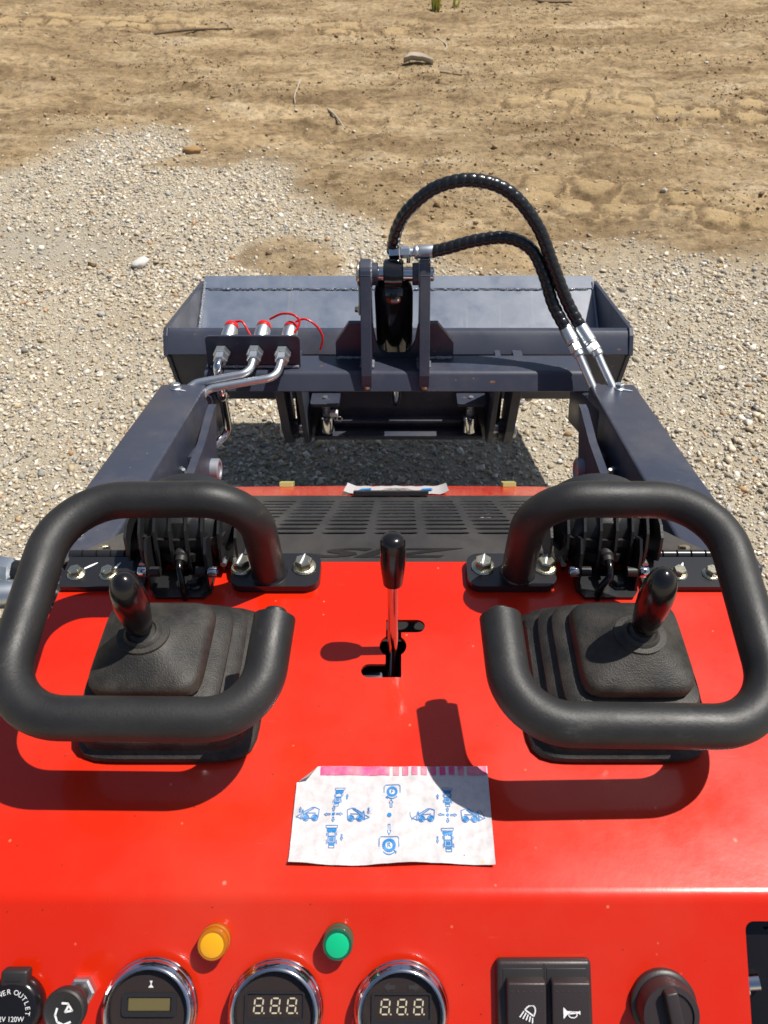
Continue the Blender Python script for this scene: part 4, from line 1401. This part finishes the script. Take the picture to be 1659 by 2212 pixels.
for gx_, gy_, gr, up in ((0.0006, 0.2772, 0.0040, 1), (-0.0013, 0.2360, 0.0047, 0)):
    n = 40
    ring_o = [(gx_ + (gr * (1.0 + 0.09 * (i % 2))) * math.cos(2 * math.pi * i / n), gy_ + (gr * (1.0 + 0.09 * (i % 2))) * math.sin(2 * math.pi * i / n)) for i in range(n)]
    ring_i = circ(gx_, gy_, gr * 0.58, n)
    for i in range(n):
        A.append([ring_i[i], ring_o[i], ring_o[(i + 1) % n], ring_i[(i + 1) % n]])
    w_ = gr * 1.55
    B += stroke([(gx_ - w_, gy_ - 0.001), (gx_ - w_, gy_ + gr * 1.0), (gx_ - w_ + 0.0012, gy_ + gr * 1.32), (gx_ + w_ - 0.0012, gy_ + gr * 1.32), (gx_ + w_, gy_ + gr * 1.0), (gx_ + w_, gy_ - 0.001)], 0.0005)
    sg = -1 if up else 1
    pts = [(gx_ + gr * 1.15 * math.cos(R(a)) * sg * -1, gy_ - gr * 0.25 + gr * 1.15 * math.sin(R(a))) for a in range(230, 321, 15)]
    A += stroke(pts, 0.0007)
    hx, hy = (gx_ - gr * 0.95, gy_ - gr * 1.05) if up else (gx_ + gr * 0.95, gy_ - gr * 1.0)
    A.append([(hx - 0.0013 * sg * -1, hy - 0.0002), (hx + 0.0010 * sg * -1, hy + 0.0016), (hx + 0.0004, hy - 0.0016)])
printed('blue_symbols', A, BLUE)['kind'] = 'stuff'
printed('blue_outlines', B, BLUEL)['kind'] = 'stuff'
for ch, x0, y0, sz in (('F', 0.0006, 0.2772, 0.0042), ('R', -0.0013, 0.2360, 0.0048)):
    me = text_mesh(ch, sz)
    for p in me.vertices:
        a, b = x0 + p.co.x, y0 + p.co.y
        p.co = Vector((a, b, hpaper(a, b) + 0.0006))
    ob('lettering', me, BLUE, dec)

# --- loader arms
ARM = R(-13.35)
ca, sa = math.cos(ARM), math.sin(ARM)
for sx in (-1, 1):
    am = box('loader_arm', (sx * 0.416, 0.9435 - 0.05 * math.sin(-ARM), 0.614 - 0.05 * ca), (0.088, 0.624, 0.10), SLATE, L, rot=(-13.35, 0, 0), bev=0.005, seg=3)
    at = lambda x, y: Vector((x, y, 0.542 + (1.247 - y) * 0.2373))
    bolt(am, at(sx * 0.424, 1.222) + Vector((0, 0, 0.0005)), 0.0085, (0, 0.231, 0.973), 14, BOLTZ)
    bolt(am, at(sx * 0.424, 0.715) + Vector((0, 0, 0.0005)), 0.0085, (0, 0.231, 0.973), 40, BOLTZ)
    q = at(sx * 0.424, 1.215) + Vector((0.006, 0, 0.0008))
    mark(am, q, q + Vector((0.016, -0.006, 0.0014)), 0.0014)
    box('arm_post', (sx * 0.414, 0.66, 0.50), (0.075, 0.07, 0.34), SLATE, L, bev=0.006)
    box('arm_knee', (sx * 0.404, 1.25, 0.463), (0.066, 0.26, 0.085), SLATE, L, rot=(-24, 0, 0), bev=0.006)
    out = [(1.172, 0.548), (1.120, 0.492), (1.082, 0.442), (1.055, 0.432), (1.005, 0.440), (0.955, 0.500), (0.950, 0.560), (1.06, 0.548), (1.150, 0.552)]
    bm = bmesh.new()
    vv = [bm.verts.new((sx * 0.338, a, b)) for a, b in out]
    f = bm.faces.new(vv)
    r_ = bmesh.ops.extrude_face_region(bm, geom=[f])
    for p in [q for q in r_['geom'] if isinstance(q, bmesh.types.BMVert)]:
        p.co.x += sx * 0.014
    bmesh.ops.recalc_face_normals(bm, faces=bm.faces)
    lp_ = ob('lift_plate', from_bm(bm, 'lift_plate'), SLATE, L)
    box('lift_web', (sx * 0.362, 1.085, 0.485), (0.0195, 0.10, 0.05), SLATE, lp_, rot=(-20, 0, 0))
    lathe('lift_pin', [(0.019, -0.06), (0.0205, 0.002), (0.0205, 0.013), (0.0185, 0.0150), (0.014, 0.0150), (0.013, 0.012)], PINM, lp_, (sx * 0.3385, 1.062, 0.482), (-sx, 0, 0), 32)
    tube('lift_cylinder', [(sx * 0.372, 1.062, 0.470), (sx * 0.376, 0.62, 0.30)], 0.026, CYLB, L, 24)
    tube('grease_nipple', [(sx * 0.352, 0.96, 0.545), (sx * 0.350, 0.955, 0.575)], [0.0045, 0.003], ZINC, lp_, 10)
    lathe('bolt_stub', [(0.005, 0), (0.005, 0.03), (0.0045, 0.032)], ZINC, lp_, (sx * 0.372, 1.0, 0.505), (0, 0.1, 1), 14)

# --- cross bar, rounded tube
bprof = [(1.378, 0.522), (1.322, 0.5268)]
ar = fillet([(0, 1.378, 0.522), (0, 1.310, 0.528), (0, 1.287, 0.497)], [0, 0.014, 0], 10)
bprof = [(p.y, p.z) for p in ar] + [(1.2885, 0.4945), (1.296, 0.4910), (1.372, 0.4760), (1.380, 0.482)]
n = len(bprof)
V = [(-0.39, a, b) for a, b in bprof] + [(0.39, a, b) for a, b in bprof]
F = [tuple(range(n)), tuple(range(2 * n - 1, n - 1, -1))] + [(i, n + i, n + (i + 1) % n, (i + 1) % n) for i in range(n)]
me = mesh('cross_bar', V, F)
bm = bmesh.new()
bm.from_mesh(me)
bmesh.ops.recalc_face_normals(bm, faces=bm.faces)
bm.to_mesh(me)
bm.free()
bar = ob('cross_bar', me, SLATE, L, 30)
top = lambda x, a: Vector((x, 1.310 + 0.996 * a, 0.528 - 0.087 * a))

def yz_plate(name, x0, th, out, m_, par, bev=0.0):
    bm = bmesh.new()
    f = bm.faces.new([bm.verts.new((x0 - th / 2, a, b)) for a, b in out])
    r_ = bmesh.ops.extrude_face_region(bm, geom=[f])
    for p in [q for q in r_['geom'] if isinstance(q, bmesh.types.BMVert)]:
        p.co.x += th
    bmesh.ops.recalc_face_normals(bm, faces=bm.faces)
    if bev:
        es = [e for e in bm.edges if len(e.link_faces) == 2 and e.calc_face_angle() > 1.2]
        bmesh.ops.bevel(bm, geom=es, offset=bev, segments=2, affect='EDGES', profile=0.5)
    return ob(name, from_bm(bm, name), m_, par)

PY, PZ = 1.402, 0.692
lug_out = [(1.2880, 0.505), (1.2915, 0.530), (1.3760, 0.703)] + arc(PY, PZ, 0.0285, 158, 10, 10) + [(1.462, 0.56), (1.455, 0.505), (1.40, 0.505), (1.31, 0.505)]
for x0 in (-0.0625, 0.0530):
    lg = yz_plate('cylinder_lug', x0, 0.0205, lug_out, SLATE, L, 0.0012)
    for s_ in (-1, 1):
        xx = x0 + s_ * 0.0112
        rp = [Vector((xx + random.uniform(-.0008, .0008), top(0, a).y, top(0, a).z + 0.001)) for a in np.linspace(0.012, 0.066, 14)]
        tube('weld', rp, [0.0034 + random.uniform(-.0007, .0012) for _ in rp], WELD, lg, 8)
    lathe('weld_toe', [(0.007, 0), (0.006, 0.005), (0.002, 0.007)], RUST, lg, (x0, 1.2870, 0.5055), (0, -0.7, -0.7), 12)
    sgn = 1 if x0 < 0 else -1
    lathe('boss', [(0.0215, 0.004), (0.0215, 0.018), (0.0195, 0.0195), (0.0140, 0.0195)], SLATE, lg, (x0 + sgn * 0.005, PY, PZ), (sgn, 0, 0), 32)
    V = []
    tube('boss_weld', [(x0 + sgn * 0.0105, PY + 0.0235 * math.cos(a), PZ + 0.0235 * math.sin(a)) for a in np.linspace(0, 2 * math.pi, 30)], 0.0026, WELD, lg, 8, cap=False)
pin = lathe('pivot_pin', [(0.0135, 0), (0.0140, 0.002), (0.0140, 0.150), (0.0125, 0.152)], CHROME, L, (-0.081, PY, PZ), (1, 0, 0), 32)
lathe('pin_head', [(0.0225, 0), (0.0232, 0.001), (0.0232, 0.0055), (0.0215, 0.0065)], YZINC, pin, (-0.0725, PY, PZ), (-1, 0, 0), 32)
box('keeper_strip', (-0.0755, PY - 0.016, PZ - 0.040), (0.004, 0.020, 0.070), YZINC, pin, rot=(-24, 0, 0))
bolt(pin, (-0.0778, PY - 0.025, PZ - 0.062), 0.0062, (-1, 0, 0), 0)
# gusset across the bar with a notch for the cylinder
gout = [(-0.1285, 0.508), (0.1150, 0.508), (0.1135, 0.5600), (0.0800, 0.6040), (0.0450, 0.6040), (0.0400, 0.5960), (0.0345, 0.5600), (0.0260, 0.5400), (0.0120, 0.5310), (-0.0220, 0.5310), (-0.0360, 0.5400), (-0.0445, 0.5600), (-0.0500, 0.5960), (-0.0550, 0.6040), (-0.0985, 0.6040), (-0.1270, 0.5600)]
gus = plate('bar_gusset', gout, SLATE, L, 0.012, lambda x, y, t: (x, 1.372 - t * -1 + 0.006, y))
for x0, x1 in ((-0.127, -0.074), (0.064, 0.113)):
    rp = [Vector((x, 1.3655 + random.uniform(-.001, .001), top(0, 0.055).z + 0.002)) for x in np.linspace(x0, x1, 12)]
    tube('weld', rp, [0.0036 + random.uniform(-.0008, .0014) for _ in rp], WELD, gus, 8)

# bucket cylinder
ca0, cd = Vector((-0.0085, PY, PZ)), Vector((0.002, 0.085, -0.31)).normalized()
cyl = lathe('bucket_cylinder', [(0.0200, 0.012), (0.0300, 0.020), (0.0360, 0.030), (0.0390, 0.044), (0.0390, 0.30)], CYLB, L, ca0, cd, 48, 60)
lathe('eye', [(0.0250, -0.0195), (0.0280, -0.0165), (0.0290, 0.0), (0.0280, 0.0165), (0.0250, 0.0195)], CYLB, cyl, ca0, (1, 0, 0), 40)
lathe('rod', [(0.014, 0.29), (0.014, 0.40)], CHROME, cyl, ca0, cd, 24)
tube('port_line', [(-0.034, 1.436, 0.60), (-0.031, 1.455, 0.52)], 0.005, ZINC, cyl, 12)

def hexnut(name, o_, ax, r_, l_, par, m_=ZINC):
    V, F = lathe_vf([(r_ * 0.9, 0), (r_, l_ * 0.1), (r_, l_ * 0.9), (r_ * 0.9, l_)], 6, frame(ax), o_)
    return ob(name, mesh(name, V, F), m_, par)
def spiral(pitch):
    def f(s, th):
        ph = (s / pitch + th / (2 * math.pi)) % 1.0
        return 1.0 - 0.12 * (abs(ph - 0.5) * 2) ** 3.0
    return f
hoses = []
HR = 0.0124
def hose(pts, ferr_a=None):
    P = resample(spline(pts, 14), 0.0018)
    return tube('hydraulic_hose', P, HR, HOSE, L, 18, True, spiral(0.0150), 70)
h1 = hose([(-0.010, 1.436, 0.722), (-0.0075, 1.428, 0.745), (0.000, 1.424, 0.775), (0.0205, 1.421, 0.8110), (0.0700, 1.418, 0.8525), (0.1356, 1.415, 0.8670), (0.2030, 1.410, 0.8480), (0.2600, 1.398, 0.7900), (0.2975, 1.378, 0.7180), (0.3300, 1.358, 0.6550), (0.3600, 1.331, 0.6130)])
h2 = hose([(0.0640, 1.422, 0.7275), (0.1000, 1.421, 0.7370), (0.1500, 1.419, 0.7520), (0.2100, 1.413, 0.7600), (0.2550, 1.402, 0.7420), (0.2820, 1.384, 0.7000), (0.3030, 1.362, 0.6500), (0.3310, 1.331, 0.6100)])
# fittings at the cylinder
hexnut('elbow_nut', (-0.017, 1.425, 0.7240), (1, 0, 0.06), 0.0118, 0.020, h2, CHROME)
hexnut('swivel_nut', (0.0045, 1.4245, 0.7255), (1, 0, 0.06), 0.0115, 0.020, h2)
lathe('collar', [(0.0085, 0), (0.0085, 0.010)], ZINC, h2, (0.024, 1.4235, 0.7262), (1, 0, 0.04), 20)
lathe('crimp_sleeve', [(0.0118, 0), (0.0128, 0.002), (0.0128, 0.006), (0.0118, 0.008), (0.0128, 0.011), (0.0132, 0.034), (0.0130, 0.037)], ZINC, h2, (0.032, 1.4232, 0.7262), (1, 0, 0.06), 28)
lathe('drain_plug', [(0.004, 0), (0.004, 0.012)], YZINC, h2, (0.021, 1.421, 0.719), (0, -0.3, -1), 12)
# fittings at the arm
for hz, a, b, c2 in ((h2, (0.3310, 1.331, 0.6100), (0.3475, 1.295, 0.5885), (0.3940, 1.215, 0.5150)), (h1, (0.3600, 1.331, 0.6130), (0.3836, 1.295, 0.5890), (0.4310, 1.215, 0.5180))):
    a, b, c2 = Vector(a), Vector(b), Vector(c2)
    d_ = (b - a).normalized()
    l_ = (b - a).length
    lathe('crimp_sleeve', [(0.0130, -0.006), (0.0133, 0.0), (0.0133, l_ * 0.62), (0.0118, l_ * 0.66), (0.0118, l_ * 0.72)], ZINC, hz, a, d_, 28)
    hexnut('swivel_nut', a + d_ * l_ * 0.74, d_, 0.0128, 0.017, hz)
    lathe('collar', [(0.0100, 0), (0.0110, 0.003), (0.0105, 0.008), (0.0085, 0.010)], ZINC, hz, a + d_ * (l_ * 0.74 + 0.0175), d_, 24)
    tube('steel_pipe', [a + d_ * (l_ * 0.74 + 0.02), b + (c2 - b) * 0.3, c2], 0.0078, ZINC, hz, 18)

# --- coupler bracket with pipes
cb = plate('coupler_bracket', [(-0.198, 0.525)] + arc(-0.203, 0.5895, 0.009, 0, 90, 5) + arc(-0.372, 0.5895, 0.009, 90, 180, 5) + [(-0.386, 0.525)], SLATE, L, 0.005, lambda x, y, t: (x, 1.328 - t, y))
rp = [Vector((x, 1.3255, top(0, 0.015).z + 0.003)) for x in np.linspace(-0.38, -0.20, 22)]
tube('weld', rp, [0.003 + random.uniform(-.0006, .0012) for _ in rp], WELD, cb, 8)
FX = ((-0.3500, 0.566), (-0.2840, 0.567), (-0.2290, 0.565))
for k, (fx, fz) in enumerate(FX):
    cp_ = hexnut('bulkhead_nut', (fx, 1.3245, fz), (0.0, -1, -0.06), 0.0165, 0.014, L)
    hexnut('pipe_nut', (fx, 1.3105, fz - 0.001), (0.02, -1, -0.16), 0.0140, 0.017, cp_)
    o_ = Vector((fx + 0.006, 1.336, fz + 0.001))
    ax = Vector((0.12, 1, 0.36)).normalized()
    lathe('coupler', [(0.0130, 0), (0.0130, 0.012), (0.0150, 0.014), (0.0160, 0.018), (0.0160, 0.034), (0.0150, 0.044), (0.0130, 0.052)], ZINC, cp_, o_, ax, 32)
    lathe('dust_cap', [(0.0130, 0.050), (0.0146, 0.0503), (0.0146, 0.0560), (0.0125, 0.0600), (0.0075, 0.0615)], REDCAP, cp_, o_, ax, 32)
    if k == 0:
        pth = [(fx, 1.300, fz - 0.002), (fx - 0.003, 1.278, fz - 0.006), (fx - 0.003, 1.272, 0.405), (fx - 0.055, 1.205, 0.385)]
        tube('steel_pipe', fillet(pth, [0, 0.011, 0.022, 0], 8), 0.0085, CHROME, cp_, 20)
        lathe('pipe_collar', [(0.0120, 0), (0.0128, 0.003), (0.0128, 0.014), (0.0115, 0.018)], CHROME, cp_, (fx - 0.003, 1.276, 0.506), (0, 0, -1), 24)
    elif k == 1:
        tube('steel_pipe', fillet([(fx, 1.300, fz - 0.002), (fx - 0.004, 1.262, fz - 0.010), (-0.402, 1.250, 0.5395), (-0.424, 1.195, 0.512)], [0, 0.026, 0.03, 0], 8), 0.0078, ZINC, cp_, 20)
    else:
        tube('steel_pipe', fillet([(fx, 1.300, fz - 0.002), (fx - 0.006, 1.254, fz - 0.012), (-0.372, 1.240, 0.5345), (-0.398, 1.190, 0.505)], [0, 0.026, 0.03, 0], 8), 0.0078, ZINC, cp_, 20)
    st = {0: [(-0.334, 1.405, 0.586), (-0.318, 1.400, 0.588), (-0.305, 1.385, 0.573), (-0.292, 1.370, 0.555)],
          1: [(-0.262, 1.405, 0.592), (-0.235, 1.398, 0.608), (-0.208, 1.385, 0.612), (-0.198, 1.376, 0.598), (-0.220, 1.352, 0.578), (-0.246, 1.342, 0.568)],
          2: [(-0.210, 1.405, 0.586), (-0.190, 1.405, 0.592), (-0.168, 1.400, 0.580), (-0.156, 1.395, 0.556), (-0.162, 1.388, 0.530)]}[k]
    tube('cap_strap', resample(spline(st, 10), 0.003), 0.0024, REDCAP, cp_, 10)

# --- quick attach frame under the bar
for sx in (-1, 1):
    for x0, kk in ((0.258, 0), (0.215, 1)):
        lk_ = yz_plate('attach_link', sx * x0, 0.020 if kk == 0 else 0.012, [(1.360, 0.505), (1.450, 0.490), (1.500, 0.290), (1.490, 0.250), (1.455, 0.236), (1.425, 0.252), (1.405, 0.30)], SLATE, L, 0.001)
    pn_ = lathe('attach_pin', [(0.022, 0), (0.0235, 0.002), (0.0235, 0.008), (0.021, 0.0095)], ZINC, L, (sx * 0.2690, 1.455, 0.272), (sx, 0, 0), 28)
    tube('pin_shaft', [(sx * 0.215, 1.455, 0.272), (sx * 0.272, 1.455, 0.272)], 0.012, ZINC, pn_, 20)
    lathe('link_boss', [(0.024, 0), (0.024, 0.016)], SLATE, pn_, (sx * 0.236, 1.455, 0.272), (sx, 0, 0), 28)
    bolt(pn_, (sx * 0.2695, 1.455, 0.312), 0.006, (sx, 0, 0), 0)
    x0 = sx * 0.168
    shelf = plate('latch_shelf', rrect(x0 - 0.033, 1.428, x0 + 0.033, 1.486, 0.006), SLATE, L, 0.008, lambda x, y, t: (x, y, 0.362 - (y - 1.428) * 0.15 + t))
    lathe('latch_sleeve', [(0.0165, 0), (0.0175, 0.002), (0.0175, 0.040), (0.0150, 0.042)], CHROME, shelf, (x0, 1.450, 0.270), (0, 0.1, 1), 28)
    tube('latch_spring', [(x0 + 0.0085 * math.cos(a), 1.4545 + 0.0085 * math.sin(a), 0.312 + a * 0.0009) for a in np.linspace(0, 16 * math.pi, 160)], 0.0016, ZINC, shelf, 6)
    tube('latch_rod', [(x0, 1.453, 0.300), (x0, 1.4575, 0.362)], 0.0055, ZINC, shelf, 12)
    if sx < 0:
        tube('ring_clip', [(x0 + 0.030 + 0.006 * math.cos(a), 1.447, 0.306 + 0.006 * math.sin(a)) for a in np.linspace(0, 2 * math.pi, 20)], 0.0016, CHROME, shelf, 8, False)
        box('nylon_block', (x0 + 0.018, 1.447, 0.322), (0.018, 0.014, 0.012), WHITE, shelf)
qa = box('attach_plate', (0, 1.500, 0.320), (0.49, 0.012, 0.20), SLATE, L, rot=(-6, 0, 0))
box('bottom_ledge', (0.0, 1.468, 0.250), (0.40, 0.050, 0.012), SLATE, qa, rot=(-6, 0, 0))
box('middle_rib', (0.0, 1.482, 0.280), (0.34, 0.030, 0.008), SLATE, qa, rot=(-6, 0, 0))
for sx in (-1, 1):
    plate('stop_plate', [(sx * 0.20, 0.508), (sx * 0.345, 0.508), (sx * 0.325, 0.482), (sx * 0.20, 0.482)][::sx], SLATE, L, 0.01, lambda x, y, t: (x, 1.330 - t, y))

# --- bucket
prof = [(1.546, 0.4885), (1.534, 0.4880), (1.523, 0.4810), (1.497, 0.4500), (1.512, 0.4380), (1.541, 0.330), (1.556, 0.285), (1.590, 0.268), (1.905, 0.408)]
th = 0.008
def offs(P, t):
    out = []
    for i in range(len(P)):
        a = Vector(P[max(0, i - 1)])
        b = Vector(P[min(len(P) - 1, i + 1)])
        d = (b - a).normalized()
        out.append((P[i][0] - d.y * t, P[i][1] + d.x * t))
    return out
inn = offs(prof, th)
bw = 0.520
V, F = [], []
for X_ in (-bw, bw):
    V += [(X_, a, b) for a, b in prof] + [(X_, a, b) for a, b in inn]
n = len(prof)
for i in range(n - 1):
    F.append((i, i + 1, 2 * n + i + 1, 2 * n + i))
    F.append((n + i + 1, n + i, 3 * n + i, 3 * n + i + 1))
F += [(0, n, 3 * n, 2 * n), (n - 1, 2 * n - 1, 4 * n - 1, 3 * n - 1)][::1]
F += [tuple(list(range(n - 1, -1, -1)) + list(range(n, 2 * n))), tuple(list(range(2 * n, 3 * n)) + list(range(4 * n - 1, 3 * n - 1, -1)))]
bm = bmesh.new()
me = mesh('bucket', V, F)
bm.from_mesh(me)
bmesh.ops.recalc_face_normals(bm, faces=bm.faces)
bm.to_mesh(me)
bm.free()
bk = ob('bucket', me, SLATE, L, 30)
me.materials.append(BINT)
for p in me.polygons:
    c_ = p.center
    if c_.y > 1.53 and (p.normal.z > 0.5 or p.normal.y > 0.5) and c_.z < 0.475:
        p.material_index = 1
sidep = [(1.520, 0.484), (1.536, 0.4945), (1.909, 0.4165), (1.907, 0.4050), (1.592, 0.2640), (1.552, 0.2810), (1.536, 0.330), (1.508, 0.437), (1.493, 0.449)]
for sx in (-1, 1):
    sd = yz_plate('bucket_side', sx * (bw + 0.0052), 0.010, sidep, SLATE, bk, 0.0015)
    tube('corner_weld', resample([(sx * (bw - 0.003), 1.62, 0.2945), (sx * (bw - 0.003), 1.900, 0.417)], 0.006), 0.004, WELD, bk, 8)
# cutting edge plate and its weld seams
sl_ = (0.408 - 0.268) / (1.905 - 1.590)
fz = lambda y: 0.268 + (y - 1.590) * sl_ + 0.0092
V = [(-bw + .001, 1.882, fz(1.882)), (bw - .001, 1.882, fz(1.882)), (bw - .001, 1.921, fz(1.921) - 0.002), (-bw + .001, 1.921, fz(1.921) - 0.002)]
V += [(a, b, c2 + 0.0028) for a, b, c2 in V]
ce = ob('cutting_edge', mesh('cutting_edge', V, [(0, 3, 2, 1), (4, 5, 6, 7), (0, 1, 5, 4), (1, 2, 6, 5), (2, 3, 7, 6), (3, 0, 4, 7)]), BINT, bk)
rp = [Vector((x, 1.880, fz(1.880) + 0.001)) for x in np.arange(-0.505, 0.505, 0.007)]
tube('seam_weld', rp, [0.0018 + random.uniform(-.0010, .0020) for _ in rp], WELD, bk, 8)

# --- hoses beside the deck and wheels
hs = tube('side_hose', spline([(-0.36, 0.56, 0.62), (-0.40, 0.595, 0.70), (-0.47, 0.606, 0.722), (-0.515, 0.600, 0.690), (-0.525, 0.585, 0.60), (-0.505, 0.56, 0.48), (-0.44, 0.52, 0.38), (-0.30, 0.48, 0.34)], 8), 0.0125, HOSE, L, 16)
lathe('hose_fitting', [(0.0115, 0), (0.0155, 0.003), (0.0155, 0.03), (0.0125, 0.034)], ZINC, hs, (-0.448, 0.603, 0.722), (-1, 0.1, 0.1), 6)
hs2 = tube('side_hose', spline([(-0.355, 0.56, 0.64), (-0.40, 0.580, 0.705), (-0.47, 0.565, 0.715), (-0.512, 0.550, 0.680), (-0.520, 0.535, 0.58), (-0.50, 0.51, 0.46), (-0.43, 0.48, 0.38), (-0.30, 0.44, 0.34)], 8), 0.0135, HOSE, L, 16)
lathe('hose_fitting', [(0.0135, 0), (0.0165, 0.003), (0.0165, 0.028), (0.0145, 0.045)], ZINC, hs2, (-0.425, 0.577, 0.713), (-1, -0.2, 0.1), 24)
tube('side_hose', spline([(-0.355, 0.54, 0.62), (-0.40, 0.545, 0.69), (-0.47, 0.535, 0.69), (-0.505, 0.520, 0.65), (-0.512, 0.50, 0.55), (-0.49, 0.47, 0.44), (-0.42, 0.44, 0.38), (-0.30, 0.40, 0.34)], 8), 0.0115, RUBBER, L, 16)

for sx in (-1, 1):
    for wy in (0.20, 0.86):
        wh = bpy.data.objects.new('wheel', None)
        O = Vector((sx * 0.405, wy, 0.222))
        tyre = [(0.12, -0.060), (0.17, -0.066), (0.205, -0.062), (0.218, -0.045), (0.220, 0.0), (0.218, 0.045), (0.205, 0.062), (0.17, 0.066), (0.12, 0.060)]
        t_ = lathe('wheel', tyre, TYRE, L, O, (sx, 0, 0), 40)
        lathe('rim', [(0.11, 0.04), (0.118, 0.058), (0.09, 0.045), (0.03, 0.045), (0.025, 0.06)], SLATE, t_, O, (sx, 0, 0), 28)
        bpy.data.objects.remove(wh)
        bm = bmesh.new()
        for k in range(14):
            for side in (-1, 1):
                a = 2 * math.pi * (k + 0.25 * side) / 14
                Mt = Matrix.Rotation(a, 3, 'X')
                c2 = O + Mt @ Vector((side * 0.030, 0, 0.224))
                bm_box(bm, c2.x, c2.y, c2.z, 0.066, 0.030, 0.018, Mt @ Matrix.Rotation(side * 0.5, 3, 'Z'))
        ob('tread', from_bm(bm, 'tread'), TYRE, t_)
    tube('axle', [(sx * 0.25, 0.20, 0.222), (sx * 0.37, 0.20, 0.222)], 0.04, BLACKP, L, 20)
    tube('axle', [(sx * 0.25, 0.86, 0.222), (sx * 0.37, 0.86, 0.222)], 0.04, BLACKP, L, 20)
